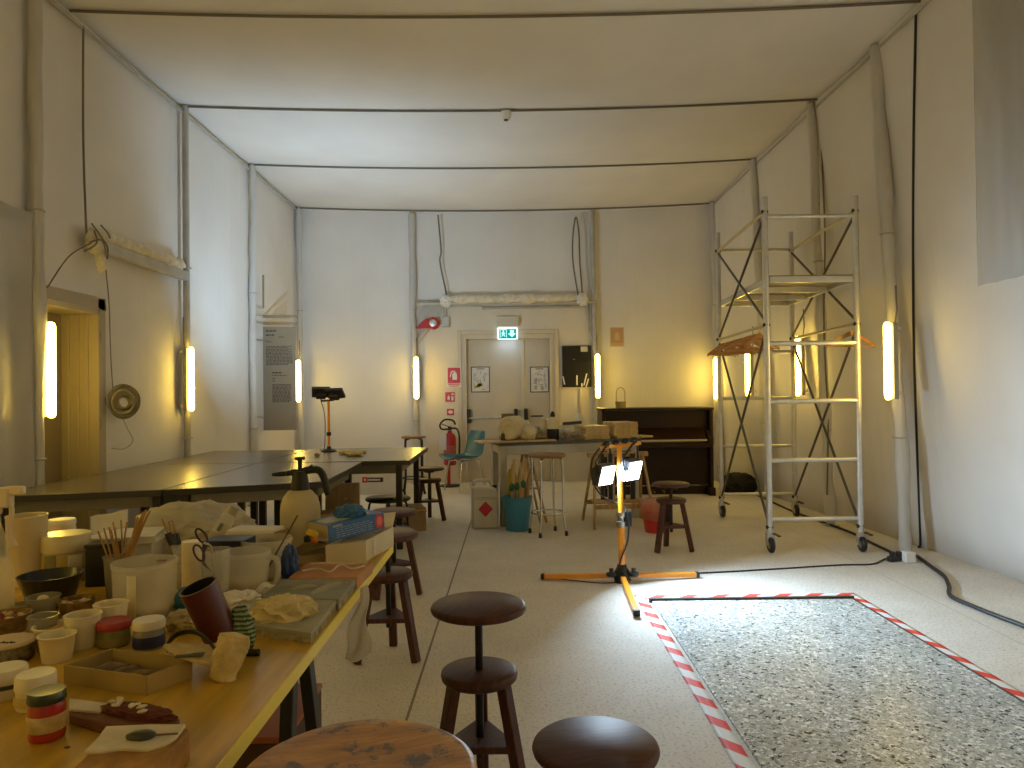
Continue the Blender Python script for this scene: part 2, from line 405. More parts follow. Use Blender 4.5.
cable('hanging_cable', smooth_path([AY(579, 300, 10.48), AY(573, 262, 10.5), AY(573, 235, 10.5), AY(576, 217, 10.5), AY(579, 235, 10.5), AY(580, 265, 10.5), AY(583, 300, 10.48)]), .011, 'loop of cable hanging above the right end of the rolled sheet', m=m_greycable)
# smoke detector with its wire loop
p = AY(506, 114, 6.87)
t = thing('smoke_detector', 'small round smoke detector hanging from the ceiling cable', 'detector', p)
MB().lathe([(0, -.055), (.03, -.055), (.045, -.035), (.05, -.01), (.05, .02), (.03, .03), (0, .03)], n=24).build('body', m_white, t)
MB().lathe([(.02, -.062), (.022, -.055), (0, -.055)][::-1], n=16).build('sensor', m_black, t)
MB().tube([Vector((0, 0, .03))]+[Vector((.07+.08*math.cos(a), -.03*a*0, .14+.1*math.sin(a))) for a in [PI+.9-i*.42 for i in range(15)]], .004, 6).build('wire', m_greycable, t)

# left rail with rolled sheet
zr = 2.42
t = thing('sheet_rail', 'grey horizontal rail with rolled up sheeting above the left doorway', 'rail', (XL+.07, 6.05, zr))
MB().box((0, 0, 0), (.06, 1.55, .085)).build('rail', m_pole, t, bev=.006)
def roll(T, length, r, seed, ax):
    pts, rs = [], []
    for i in range(60):
        u = i/59
        a = (u-.5)*length
        off = .018*noise.noise(Vector((u*9, seed, 0)))
        p = (off, a, .5*off) if ax == 'y' else (a, off, .5*off)
        pts.append(Vector(p)+Vector(T)); rs.append(r*(.75+.45*abs(noise.noise(Vector((u*7, seed, 4))))+.12*math.sin(u*40+seed))*(.35+.65*min(1, 6*min(u, 1-u)+.25)))
    return MB().tube(pts, rs, 16)
roll((.0, .0, .09), 1.5, .062, 3, 'y').build('rolled_sheet', mat('rolled_white_sheet', (.68, .62, .48), .7, var=.15, vscale=18, bump=.6, bscale=30), t, ang=60)
t = thing('wire_bundle', 'tangle of wires and sheeting tied at the near end of the left rail', 'wires', (XL+.1, 5.3, 2.38))
MB().blob((0, 0, .05), (.09, .17, .17), 11, .4, 2.0, 4).build('sheet_knot', mat('rolled_white_sheet', (0, 0, 0)), t)
MB().blob((.02, .03, -.10), (.07, .08, .15), 12, .4, 2.0, 3).build('sheet_end', mat('rolled_white_sheet', (0, 0, 0)), t)
for pts_ in (((.03, -.10, .16), (.06, -.02, .07), (.05, .07, .02), (.03, .10, -.06)), ((.04, .0, .17), (.06, .06, .12), (.04, .12, .10)), ((.03, -.12, .02), (.07, -.04, .05), (.05, .05, -.03)), ((.02, -.05, .12), (.06, -.09, .02), (.03, -.19, -.06))):
    MB().tube(smooth_path(pts_), .006, 6).build('wire', m_greycable, t)
MB().tube(smooth_path([(.03, -.1, .02), (.0, -.32, -.12), (-.02, -.52, -.36)]), .005, 6).build('wire', m_greycable, t)

# back wall rolled sheet over a pipe
xa, xb = AY(418, 303, 10.55).x, AY(595, 303, 10.55).x
zp = AY(505, 302, 10.55).z
t = thing('sheet_rail', 'horizontal pipe with rolled up sheeting above the double door', 'rail', ((xa+xb)/2, 10.5, zp-.02))
MB().tube([((xa-xb)/2, 0, 0), ((xb-xa)/2, 0, 0)], .024, 12).build('pipe', m_pole, t)
roll((.05, -.02, .06), (xb-xa)*.78, .075, 8, 'x').build('rolled_sheet', mat('rolled_white_sheet', (0, 0, 0)), t, ang=60)
for s, x in ((-1, AY(446, 300, 10.5).x), (1, AY(582, 300, 10.5).x)):
    MB().blob((x-(xa+xb)/2, -.03, .03), (.16, .14, .17), 5+s, .5, 2.2, 3).build('sheet_knot', m_white, t)
# gathered sheets tied down to the posts on both sides of the door
for (pts, lab) in (([(452, 300), (418, 345), (412, 300), (420, 300)], 'translucent sheet gathered between the pipe and the post left of the door'),
                   ([(584, 300), (590, 330), (596, 350), (597, 302)], 'translucent sheet gathered between the pipe and the post right of the door')):
    P = [AY(a, b, 10.585) for a, b in pts]
    def fn(u, v, P=P):
        a = P[0].lerp(P[1], v); c = P[3].lerp(P[2], v); q = a.lerp(c, u); q.y += .02*math.sin(u*22+v*3)*(1-.4*v); return q
    solo(MB().sheet(fn, 30, 10), 'gathered_sheet', m_sheetp, lab, 'sheet', solid=.003)
# conduits and box over the door
t = thing('conduit', 'grey conduit with a box running over the double door', 'conduit', (0, YB-.04, 0))
q = lambda a, b: AY(a, b, YB-.04)-Vector((0, YB-.04, 0))
MB().tube([q(482, 308), q(588, 306)], .02, 10).build('pipe', m_pole, t)
MB().tube(smooth_path([q(446, 320), q(446, 309), q(453, 305), q(470, 305)]), .016, 10).build('bent_pipe', m_pole, t)
c = q(476, 302); MB().box(c, (.16, .07, .13)).build('box', m_pole, t, bev=.008)
p = AY(446, 322, YB); t = thing('junction_box', 'grey junction box beside the red alarm bell', 'box', (p.x, YB+.0015, p.z))
MB().box((0, -.045, 0), (.12, .055, .15)).build('body', m_pole, t, bev=.01)
MB().box((0, -.077, 0), (.09, .01, .12)).build('lid', m_pole, t, bev=.004)
p = AY(434, 324, YB); t = thing('alarm_bell', 'red fire alarm sounder with round grey face left of the door', 'alarm', (p.x, YB-.0175, p.z))
T = Matrix.Rotation(PI/2, 4, 'X')
MB().lathe([(0, .0), (.085, 0), (.085, .11), (.07, .125), (0, .125)], T=T).build('body', m_red, t)
MB().lathe([(0, .126), (.055, .126), (.05, .14), (.02, .144), (0, .144)], T=T).build('grille', m_steel, t)
MB().prism([(-.26, -.07), (-.07, -.07), (-.07, .07), (-.1, .07)], 0, .12, T=T).build('horn', m_red, t, bev=.006)

# ------------------------------------------------------------------ tube lights
TUBE_S = 28
m_tube = emis('warm_tube_light', (1.0, .655, .10), TUBE_S)
m_housing = mat('grey_light_housing', (.30, .28, .22), .5)
m_tapey = mat('light_end_cap', (.60, .58, .5), .4)
def tube_light(x, y, z, L, side, label):
    # side: direction the diffuser faces
    rz = {'r': PI/2, 'l': -PI/2, 'f': 0}[side]
    t = thing('tube_light', label, 'light', (x, y, z-L), rz, 'lit tube lights on the posts')
    w, d = .066, .05
    T = Matrix.Scale(d/w, 4, Vector((0, 1, 0)))
    r = w/2
    MB().lathe([(0, 0), (r*.6, .004), (r*.92, .02), (r, .04), (r, L-.04), (r*.92, L-.02), (r*.6, L-.004), (0, L)], n=20, T=T).build('diffuser', m_tube, t)
    MB().box((0, .045, L/2), (w+.012, .04, L*.98)).build('housing', m_housing, t, bev=.008)
    for z_ in (.05, L-.05):
        MB().box((0, .075, z_), (.03, .05, .03)).build('bracket', m_steel, t, bev=.004)
    MB().tube([(0, .06, L*.98), (.004, .075, L+.1), (0, .07, L+.28)], .006, 6).build('lead', m_greycable, t)
    return t
TL = [(51, 322, 418, 4.78, 'r', 'lit yellow tube light in front of the left doorway'),
      (191, 347, 411, 6.80, 'r', 'lit yellow tube light on the bare grey post of the left wall'),
      (298, 360, 402, 10.35, 'f', 'lit yellow tube light half hidden behind the hanging text panel'),
      (416, 357, 399, 10.42, 'f', 'lit yellow tube light on the post left of the double door'),
      (597.5, 354, 398, 10.40, 'f', 'lit yellow tube light beside the black board'),
      (715, 358, 399, 10.42, 'l', 'lit yellow tube light above the right end of the piano'),
      (747, 350, 396, 8.7, 'l', 'lit yellow tube light behind the bunch of wooden hangers'),
      (797, 336, 396, 7.6, 'l', 'lit yellow tube light seen through the middle of the scaffold'),
      (887, 322, 400, 5.58, 'l', 'lit yellow tube light on the sheeted post of the right wall')]
for px, y0, y1, Y, s, lab in TL:
    a, c = AY(px, y0, Y), AY(px, y1, Y)
    tube_light(a.x, Y, a.z, a.z-c.z, s, lab)
# unseen tubes added for fill light, carrying the row on past the view
for (x, y, s) in ((XL+.1, 2.93, 'r'), (xr(2.6, 1.6)-.1, 2.6, 'l'), (XL+.1, 1.16, 'r'), (XL+.1, -.6, 'r'), (xr(.4, 1.6)-.1, .4, 'l'), (XL+.1, -2.2, 'r'), (xr(-1.6, 1.6)-.1, -1.6, 'l')):
    tube_light(x, y, 1.88, .63, s, 'unseen yellow tube light added for fill farther along the side wall')

# ------------------------------------------------------------------ floor work light on orange tripod
m_flood = emis('cool_flood_light', (.88, .95, 1.0), 14)
m_flood2 = emis('cool_flood_light_rear', (.80, .91, 1.0), 5)
m_alu = mat('grey_diecast', (.06, .06, .065), .45, .4)
def flood_head(t, c, n, right, w, h, m_em, deep=.05, power=10, lcol=(.60, .80, 1), spread=115):
    # lamp head: panel centred at c, normal n, width direction right
    n = Vector(n).normalized(); r = Vector(right); r = (r-n*r.dot(n)).normalized(); u = n.cross(r) if n.cross(r).z > 0 else -n.cross(r)
    T = Matrix(((r.x, u.x, n.x, c[0]), (r.y, u.y, n.y, c[1]), (r.z, u.z, n.z, c[2]), (0, 0, 0, 1)))
    hd = MB().box((0, 0, -deep/2-.004), (w+.02, h+.02, deep), T=T)
    for k in range(7): hd.box((-w*.4+k*w*.133, 0, -deep-.016), (.006, h*.8, .028), T=T)
    hd.box((0, 0, -deep-.03), (.09, .06, .05), T=T)
    o = hd.build('lamp_head', m_alu, t, bev=.004)
    MB().box((0, 0, .0), (w, h, .006), T=T).build('lens', m_em, o, bev=.001)
    ld = bpy.data.lights.new('flood_lamp', 'AREA'); ld.shape = 'RECTANGLE'; ld.size = w*.94; ld.size_y = h*.94; ld.spread = math.radians(spread)
    ld.energy = power; ld.color = lcol
    lo = bpy.data.objects.new('flood_lamp', ld); COL.objects.link(lo); lo.parent = t
    lo.matrix_local = T @ Matrix.Translation((0, 0, .006)) @ Matrix.Rotation(PI, 4, 'X')
    return T
base = G(622, 582)
t = thing('work_light', 'lit twin floodlight on an orange telescopic tripod on the floor', 'work light', base)
feet = [G(541, 580)-base, G(699, 578)-base, G(637, 618)-base]
hub = Vector((0, 0, .045))
for f in feet:
    e = Vector((f.x, f.y, .025)); d = (e-hub)
    g = MB().bar(hub+d*.1, hub+d*.97, .035, .03).build('leg', m_orange, t, bev=.004)
    MB().bar(hub+d*.955, e, .04, .036).build('end_cap', m_black, g, bev=.004)
hb = MB().lathe([(0, .0), (.05, 0), (.055, .02), (.055, .07), (.035, .1), (.03, .12), (0, .12)], n=20)
hb.build('hub', m_black, t)
for sx in (-1, 1):
    MB().lathe([(0, 0), (.035, 0), (.035, .02), (.015, .026), (.015, .05), (0, .05)], (sx*.075, -.03, .05), 12, Matrix.Identity(4)).build('knob', m_black, t)
zt_ = AY(621, 447, base.y).z
MB().tube([(0, 0, .08), (0, 0, .42)], .0225, 14).build('lower_tube', m_orange, t)
MB().tube([(0, 0, .40), (-.006, 0, zt_)], .018, 14).build('upper_tube', m_orange, t)
cl = MB().lathe([(.024, .37), (.034, .375), (.034, .41), (.026, .415), (.026, .44), (.034, .445), (.034, .475), (.02, .48)], n=16).build('clamp', m_chrome, t)
MB().box((.045, -.01, .43), (.05, .022, .10)).build('clamp_lever', m_black, cl, bev=.004)
xb0 = AY(600, 448, base.y)-base; xb1 = AY(641, 443, base.y)-base
MB().bar(xb0, xb1, .022, .022).build('crossbar', m_orange, t, bev=.003)
for (cx, cy, n, rt) in ((607.5, 475.8, (.74, -.62, -.26), (.63, .78, 0)), (634.5, 471, (.74, -.62, -.26), (.63, .78, 0))):
    c = AY(cx, cy, base.y-.02)-base
    flood_head(t, c, n, rt, .155, .125, m_flood, power=25, spread=140)
    n = Vector(n).normalized(); r = Vector(rt).normalized()
    top = xb0.lerp(xb1, .18 if cx < 620 else .85)
    MB().tube([c+r*.095-n*.03, c+r*.10-n*.03+Vector((0, 0, .09)), top+r*.03, top, top-r*.03, c-r*.10-n*.03+Vector((0, 0, .09)), c-r*.095-n*.03], .007, 8).build('yoke', m_blackmetal, t)
    MB().lathe([(0, -.02), (.016, -.02), (.016, .02), (0, .02)], top+Vector((0, 0, .025)), 12).build('wing_nut', m_black, t)
for k in range(4):
    c = xb0.lerp(xb1, .15+.22*k); MB().blob(c+Vector((0, .0, .028)), (.05, .05, .04), k, .25, 2, 2, ridge=False).build('junction', m_black, t)
MB().tube(smooth_path([xb0+Vector((.02, .02, .02)), xb0+Vector((-.05, .03, -.08)), xb0+Vector((-.05, .03, -.22)), Vector((-.11, .05, zt_-.35)), Vector((.03, -.02, .5)), Vector((.04, -.03, .3)), Vector((-.02, -.04, .12)), Vector((.05, -.08, .03))]), .006, 8).build('lead', m_cord, t)
# second work light standing on the rear dark table, aimed up at the back wall
base2 = G(329, 451.5, .75)
t = thing('work_light', 'twin floodlight on a thin orange stand on the dark tables aimed at the back wall', 'work light', base2)
MB().lathe([(0, 0), (.07, 0), (.075, .008), (.06, .018), (.02, .03), (.018, .05), (0, .05)], n=24).build('base', m_blackmetal, t)
ztop = AY(328.5, 401, base2.y).z-.75
MB().tube([(0, 0, .03), (.0, 0, ztop)], .0125, 12).build('pole', m_orange, t)
MB().lathe([(.012, .15), (.022, .153), (.022, .185), (.012, .188)], n=14).build('clamp', m_black, t)
a0, a1 = AY(321, 401, base2.y)-base2, AY(334, 400, base2.y)-base2
MB().bar(a0, a1, .02, .02).build('crossbar', m_alu, t, bev=.003)
for (px, py, n, rt) in ((321, 390.5, (-.14, .62, .77), (.95, .25, 0)), (335.5, 391.5, (.04, .60, .80), (1, -.1, 0))):
    c = AY(px, py, base2.y)-base2
    flood_head(t, c, n, rt, .15, .11, m_flood2, deep=.03, power=18, lcol=(.56, .78, 1), spread=145)
    e = a0 if px < 329 else a1
    MB().tube(smooth_path([e, e+Vector((.0, 0, .04)), c-Vector(n)*.06]), .006, 8).build('yoke', m_blackmetal, t)
MB().tube(smooth_path([a1, a1+Vector((.04, 0, .03)), a1+Vector((.06, 0, .09)), AY(340, 390, base2.y)-base2]), .004, 6).build('lead', m_cord, t)
MB().tube(smooth_path([a0, a0+Vector((.03, -.01, -.1)), Vector((-.035, 0, .25)), Vector((-.045, 0, .03)), Vector((-.09, .02, .01))]), .004, 6).build('lead', m_cord, t)

# ------------------------------------------------------------------ signs on the back wall
m_green = emis('lit_green_sign', (.0, .36, .33), .9)
m_icon = emis('lit_sign_icon', (.55, 1, .95), 1.1)
def flat(mb, pts, y=0, th=.002):       # polygon in xz standing at depth y, thin outwards (-y)
    n = len(pts); a = sum(pts[i][0]*pts[(i+1) % n][1]-pts[(i+1) % n][0]*pts[i][1] for i in range(n))
    if a < 0: pts = pts[::-1]
    v = [(p[0], y, p[1]) for p in pts]+[(p[0], y-th, p[1]) for p in pts]
    f = [tuple(range(n-1, -1, -1)), tuple(range(n, 2*n))]+[((i+1) % n, i, n+i, n+(i+1) % n) for i in range(n)]
    return mb._add(v, f)
def rect(mb, x, z, w, h, y=0, th=.002): return flat(mb, [(x-w/2, z-h/2), (x+w/2, z-h/2), (x+w/2, z+h/2), (x-w/2, z+h/2)], y, th)
p = AY(507.5, 322, YB); Yf = YB-.06
t = thing('exit_sign', 'lit green exit sign with running figure and down arrow over the double door', 'sign', (p.x, Yf, p.z))
k = YB/732
MB().box((0, -.0, -.0), (22*k, .1, 10*k)).build('lamp_housing', mat('grey_white_case', (.58, .55, .46), .4), t, bev=.006)
zs = -12*k
MB().box((0, -.02, zs), (19.5*k, .016, 11.4*k)).build('acrylic_plate', m_glow, t, bev=.002)
ld = bpy.data.lights.new('sign_lamp', 'AREA'); ld.shape = 'RECTANGLE'; ld.size = .26; ld.size_y = .03; ld.energy = .45; ld.color = (.4, .62, 1)
lo = bpy.data.objects.new('sign_lamp', ld); COL.objects.link(lo); lo.parent = t; lo.location = (0, -.02, zs-6*k-.004); lo.rotation_euler = (.35, 0, 0)
g = rect(MB(), 0, zs-.004, 17.5*k, 9.6*k, -.029).build('green_panel', m_green, t, smooth=False)
ic = MB()
X, Z = 4.3*k, zs
flat(ic, [(X-.028, Z+.05), (X+.028, Z+.05), (X+.028, Z+.0), (X+.06, Z+.0), (X, Z-.055), (X-.06, Z+.0), (X-.028, Z+.0)], -.032)
X = -4.3*k
for (a0, b0, a1, b1) in ((-.05, -.06, -.04, .06), (.04, -.06, .05, .06), (-.05, .05, .05, .06)):
    flat(ic, [(X+a0, Z+b0), (X+a1, Z+b0), (X+a1, Z+b1), (X+a0, Z+b1)], -.032)
flat(ic, [(X+.012*math.cos(a*PI/5), Z+.034+.012*math.sin(a*PI/5)) for a in range(10)], -.032)
flat(ic, [(X-.012, Z+.02), (X+.012, Z+.02), (X+.014, Z-.012), (X+.03, Z-.04), (X+.018, Z-.046), (X, Z-.02), (X-.018, Z-.048), (X-.028, Z-.04), (X-.012, Z-.012)], -.032)
flat(ic, [(X-.03, Z-.002), (X-.012, Z+.02), (X+.012, Z+.02), (X+.03, Z-.004), (X+.022, Z-.01), (X+.004, Z+.01), (X-.006, Z+.008), (X-.024, Z-.008)], -.032)
ic.build('pictogram', m_icon, t, smooth=False)

m_sred = mat('sign_red', (.50, .02, .04), .4); m_swhite = mat('sign_white', (.75, .72, .68), .5)
m_sfade = mat('faded_sign_red', (.50, .30, .16), .6); m_sfade2 = mat('faded_sign_pale', (.56, .46, .26), .6)
def ext_icon(mb, x, z, s, y):
    flat(mb, [(x-.22*s, z-.42*s), (x+.22*s, z-.42*s), (x+.22*s, z+.12*s), (x+.12*s, z+.27*s), (x+.06*s, z+.3*s), (x+.06*s, z+.42*s), (x-.06*s, z+.42*s), (x-.06*s, z+.3*s), (x-.12*s, z+.27*s), (x-.22*s, z+.12*s)], y)
    return mb
def sign(px, py, w, h, name, label, panels, yb=YB-.018):
    p = AY(px, py, yb); t = thing(name, label, 'sign', (p.x, yb, p.z))
    return t
s = 10.6/732
t = sign(454, 377, 0, 0, 'extinguisher_sign', 'red sign with white extinguisher symbol and caption on the wall left of the double door', 0, YB-.05)
rect(MB(), 0, 0, 15*s, 20.5*s, 0, .004).build('plate', m_swhite, t, smooth=False)
rect(MB(), 0, 1.6*s, 12.6*s, 15.5*s, -.004).build('red_field', m_sred, t, smooth=False)
mb = ext_icon(MB(), .01, 1.6*s, .15, -.006); flat(mb, [(-.06, .0), (-.045, .0), (-.035, .06), (-.0, .09), (-.005, .1), (-.045, .075)], -.006)
mb.build('pictogram', m_swhite, t, smooth=False)
mb = MB(); rect(mb, 0, -7.2*s, 12*s, .9*s, -.004); rect(mb, 0, -9*s, 10.5*s, .8*s, -.004); mb.build('caption', m_sred, t, smooth=False)
t = sign(450, 397, 0, 0, 'fire_sign', 'small red square sign with white symbol under the extinguisher sign', 0)
rect(MB(), 0, 0, 9.5*s, 9.8*s, 0, .004).build('plate', m_sred, t, smooth=False)
mb = ext_icon(MB(), -.02, -.01, .075, -.004); rect(mb, .035, -.02, .03, .06, -.004); flat(mb, [(.015, .03), (.055, .03), (.055, .05), (.03, .055)], -.004); mb.build('pictogram', m_swhite, t, smooth=False)
t = sign(450.5, 412, 0, 0, 'fire_sign', 'smallest red sign, directly above the fire extinguisher', 0)
rect(MB(), 0, 0, 7*s, 6.5*s, 0, .004).build('plate', m_sred, t, smooth=False)
mb = MB(); mb.lathe([(.022, .0), (.03, .0), (.03, .003), (.022, .003)], (0, -.005, 0), 18, Matrix.Identity(4)) if 0 else None
flat(mb, [(.036*math.cos(a*PI/8), .024*math.sin(a*PI/8)) for a in range(16)], -.004); mb.build('pictogram', m_swhite, t, smooth=False)
t = sign(617, 337, 0, 0, 'extinguisher_sign', 'faded pinkish extinguisher sign above the piano', 0, YB-.003)
rect(MB(), 0, 0, 14*s, 19.5*s, 0, .003).build('plate', m_sfade2, t, smooth=False)
rect(MB(), 0, 1.2*s, 12.4*s, 15.5*s, -.003).build('red_field', m_sfade, t, smooth=False)
ext_icon(MB(), 0, 1.2*s, .15, -.005).build('pictogram', m_sfade2, t, smooth=False)
rect(MB(), 0, -8*s, 11*s, .9*s, -.003).build('caption', m_sfade, t, smooth=False)
# pair of framed plans taped to the door leaves
yl = YB+.10-.026
for (px, py, pw, ph, seed, lab) in ((480.5, 379.5, 19, 26, 1, 'dark edged plan sheet with yellow patches on the left door leaf'), (539.5, 379.5, 19, 26, 2, 'dark edged plan sheet with a grey drawing on the right door leaf')):
    p = AY(px, py, yl); t = thing('evacuation_plan', lab, 'notice', (p.x, yl, p.z))
    rect(MB(), 0, 0, pw*s, ph*s, 0, .004).build('border', m_ink, t, smooth=False)
    rect(MB(), 0, 0, (pw-1.8)*s, (ph-1.8)*s, -.004, .001).build('sheet', m_paper, t, smooth=False)
    rnd = random.Random(seed); mb = MB()
    for i in range(26):
        x, z = rnd.uniform(-.10, .10), rnd.uniform(-.15, .12)
        if rnd.random() < .5: rect(mb, x*.8, z, rnd.uniform(.02, .07), .005, -.0052, .001)
        else: rect(mb, x, z*.9, .005, rnd.uniform(.02, .08), -.0052, .001)
    rect(mb, 0, .155, .12, .014, -.0052, .001); mb.build('drawing', mat('grey_print', (.22, .2, .17), .8), t, smooth=False)
    mb = MB()
    if seed == 1:
        for i in range(5): rect(mb, rnd.uniform(-.07, .04), rnd.uniform(-.13, -.03), .06, .035, -.0065, .0008)
        m_ = mat('yellow_print', (.66, .48, .10), .7)
    else:
        for i in range(4): rect(mb, rnd.uniform(-.06, .06), rnd.uniform(-.15, 0), .04, .05, -.0065, .0008)
        m_ = mat('pale_grey_print', (.42, .40, .36), .7)
    mb.build('shaded_area', m_, t, smooth=False)
# black board by the door
p = AY(576.5, 366.5, YB-.018); t = thing('wall_board', 'black board with small white tags on the wall right of the double door', 'board', (p.x, YB-.018, p.z))
MB().box((0, -.02, 0), (29*s, .04, 41.5*s)).build('panel', mat('black_glossy_panel', (.010, .009, .008), .3), t, bev=.004)
MB().box((.11, -.042, .25), (.10, .004, .075)).build('label', mat('grey_label', (.5, .48, .44), .6), t)
for (x, z, h, a) in ((.0, -.2, .14, 0), (.10, -.19, .17, .25), (.13, -.24, .12, .3), (-.18, -.2, .12, -.2), (.07, -.27, .05, 0)):
    mb = MB(); flat(mb, [(x-.008, z-h/2), (x+.01, z-h/2), (x+.01+a*h, z+h/2), (x-.008+a*h, z+h/2)], -.04, .004); mb.build('white_tag', m_swhite, t, smooth=False)
MB().lathe([(0, 0), (.012, 0), (.012, .006), (0, .006)], (-.04, -.04, .1), 10, Matrix.Identity(4)).build('screw', m_steel, t)
solo(MB().tube([AY(580, 389, YB-.03), AY(580, 420, YB-.03)], .016, 10), 'conduit', m_pole, 'short grey conduit running down from the black board', 'conduit')

# ------------------------------------------------------------------ hanging text panel on the left
Yp = 9.15
m_panel = mat('grey_beige_panel', (.27, .215, .14), .7, var=.05, vscale=6)
a, c = AY(262, 327, Yp), AY(296.5, 430, Yp)
PW, PH = c.x-a.x, a.z-c.z
t = thing('text_panel', 'tall grey beige panel printed with paragraphs hanging by the left wall', 'panel', ((a.x+c.x)/2, Yp, (a.z+c.z)/2))
MB().box((0, 0, 0), (PW, .012, PH)).build('board', m_panel, t, bev=.001)
rnd = random.Random(5); mb = MB()
def para(x0, x1, z0, n, dz, h=.009):
    for i in range(n):
        x = x0; end = x1-(rnd.uniform(.05, .2)*(x1-x0) if i == n-1 or rnd.random() < .15 else 0)
        while x < end:
            wd = min(rnd.uniform(.014, .045), end-x); rect(mb, x+wd/2, z0-i*dz, wd, h, -.0065, .001); x += wd+.008
para(-PW*.38, -PW*.02, PH*.46, 1, .03, .016); para(-PW*.38, -PW*.08, PH*.42, 1, .03, .016); para(.0, PW*.2, PH*.40, 1, .02)
para(-PW*.38, -PW*.2, PH*.355, 1, .02); para(-PW*.38, PW*.40, PH*.31, 14, .0175)
para(-PW*.2, PW*.12, PH*.055, 1, .03, .018); para(-PW*.2, PW*.3, PH*.03, 1, .02); para(-PW*.2, -PW*.1, -.0, 2, .03); para(-PW*.2, PW*.36, -PH*.06, 14, .0165)
mb.build('printed_text', mat('dark_print', (.055, .045, .035), .8), t, smooth=False)
for (y_, lab) in ((316.5, 'upper of the two grey bars above the text panel'), (323.5, 'lower of the two grey bars above the text panel')):
    q0, q1 = AY(262, y_, Yp), AY(296.5, y_, Yp)
    solo(MB().bar(q0, q1, .03, .035), 'support_bar', m_panel, lab, 'bar', bev=.003)
q0, q1 = AY(262.5, 275, Yp), AY(262.5, 308, Yp)
solo(MB().bar(q0, q1, .035, .03), 'support_bar', m_panel, 'short upright grey bar high above the text panel', 'bar', bev=.003)
for yy, lab in ((309, 'topmost'), (316.5, 'second'), (324, 'third'), (341, 'fourth'), (418, 'lowest')):
    q0, q1 = AY(254, yy, 8.66), AY(263, yy, Yp-.02)
    solo(MB().tube(smooth_path([q0+Vector((0, .0, .12 if yy == 341 else .0)), q0+Vector((.02, .03, .02)), q1]), .006, 8), 'hook_wire', m_steel, lab+' wire hook between the polythene wrapped post and the text panel', 'hook', group='wire hooks by the text panel')

# ------------------------------------------------------------------ terrazzo slab and hazard tape
mt = mat('grey_green_terrazzo', (.4, .42, .4), .33)
nt = mt.node_tree; N = nt.nodes; L = nt.links; b = N['Principled BSDF']; b.inputs['Specular IOR Level'].default_value = .2
tc = N.new('ShaderNodeTexCoord')
def vor(scale, seed):
    mp = N.new('ShaderNodeMapping'); mp.inputs['Location'].default_value = (seed, seed*2, 0); L.new(tc.outputs['Object'], mp.inputs['Vector'])
    nz = N.new('ShaderNodeTexNoise'); nz.inputs['Scale'].default_value = scale*.9; L.new(mp.outputs['Vector'], nz.inputs['Vector'])
    ad = N.new('ShaderNodeMixRGB'); ad.blend_type = 'LINEAR_LIGHT'; ad.inputs['Fac'].default_value = .012; L.new(mp.outputs['Vector'], ad.inputs[1]); L.new(nz.outputs['Color'], ad.inputs[2])
    v = N.new('ShaderNodeTexVoronoi'); v.inputs['Scale'].default_value = scale; v.inputs['Randomness'].default_value = 1; L.new(ad.outputs[0], v.inputs['Vector'])
    s_ = N.new('ShaderNodeSeparateColor'); L.new(v.outputs['Color'], s_.inputs[0]); return v, s_
v1, s1 = vor(74, 1.3); v2, s2 = vor(120, 4.1)
def ramp(src, stops):
    r = N.new('ShaderNodeValToRGB'); r.color_ramp.interpolation = 'CONSTANT'
    e = r.color_ramp.elements
    e[0].position = stops[0][0]; e[0].color = (*stops[0][1], 1); e[1].position = stops[1][0]; e[1].color = (*stops[1][1], 1)
    for p_, c_ in stops[2:]:
        q_ = e.new(p_); q_.color = (*c_, 1)
    L.new(src, r.inputs['Fac']); return r
r1 = ramp(s1.outputs[0], [(0, (.022, .024, .026)), (.10, (.27, .305, .30)), (.3, (.40, .435, .425)), (.52, (.50, .52, .485)), (.72, (.58, .59, .56)), (.86, (.82, .83, .82))])
r2 = ramp(s2.outputs[0], [(0, (.025, .028, .03)), (.09, (.35, .385, .375)), (.45, (.48, .50, .47)), (.8, (.80, .81, .80))])
mx = N.new('ShaderNodeMixRGB'); sel = N.new('ShaderNodeMath'); sel.operation = 'GREATER_THAN'; sel.inputs[1].default_value = .5
L.new(s1.outputs[1], sel.inputs[0]); L.new(sel.outputs[0], mx.inputs['Fac']); L.new(r1.outputs[0], mx.inputs[1]); L.new(r2.outputs[0], mx.inputs[2])
ns = N.new('ShaderNodeTexNoise'); ns.inputs['Scale'].default_value = 1.6; ns.inputs['Detail'].default_value = 5; L.new(tc.outputs['Object'], ns.inputs['Vector'])
rs = N.new('ShaderNodeValToRGB'); rs.color_ramp.elements[0].position = .3; rs.color_ramp.elements[1].position = .7; rs.color_ramp.elements[0].color = (.8, .8, .8, 1); rs.color_ramp.elements[1].color = (1.1, 1.1, 1.08, 1)
L.new(ns.outputs['Fac'], rs.inputs['Fac']); mu = N.new('ShaderNodeMixRGB'); mu.blend_type = 'MULTIPLY'; mu.inputs['Fac'].default_value = .8
L.new(mx.outputs[0], mu.inputs[1]); L.new(rs.outputs[0], mu.inputs[2]); L.new(mu.outputs[0], b.inputs['Base Color'])
A, B_, C_ = G(657, 604), G(851.5, 599.5), G(748, 757)
Dl = (A-C_).normalized()
x0, x1, yb_, yf_ = .835, 2.06, 4.50, 1.2
t = thing('terrazzo_slab', 'large grey green speckled terrazzo slab laid on the floor', 'slab', ((x0+x1)/2, (yb_+yf_)/2, 0))
w_, l_ = x1-x0, yb_-yf_
MB().box((0, 0, .006), (w_, l_, .012)).build('slab', mt, t, bev=.001)
mb = MB(); mb.box((0, l_/2+.010, .012), (w_+.03, .022, .024)); mb.box((w_/2+.005, 0, .007), (.012, l_, .014))
mb.build('edge_strip', mat('dark_metal_edge', (.07, .055, .05), .5, .4), t)
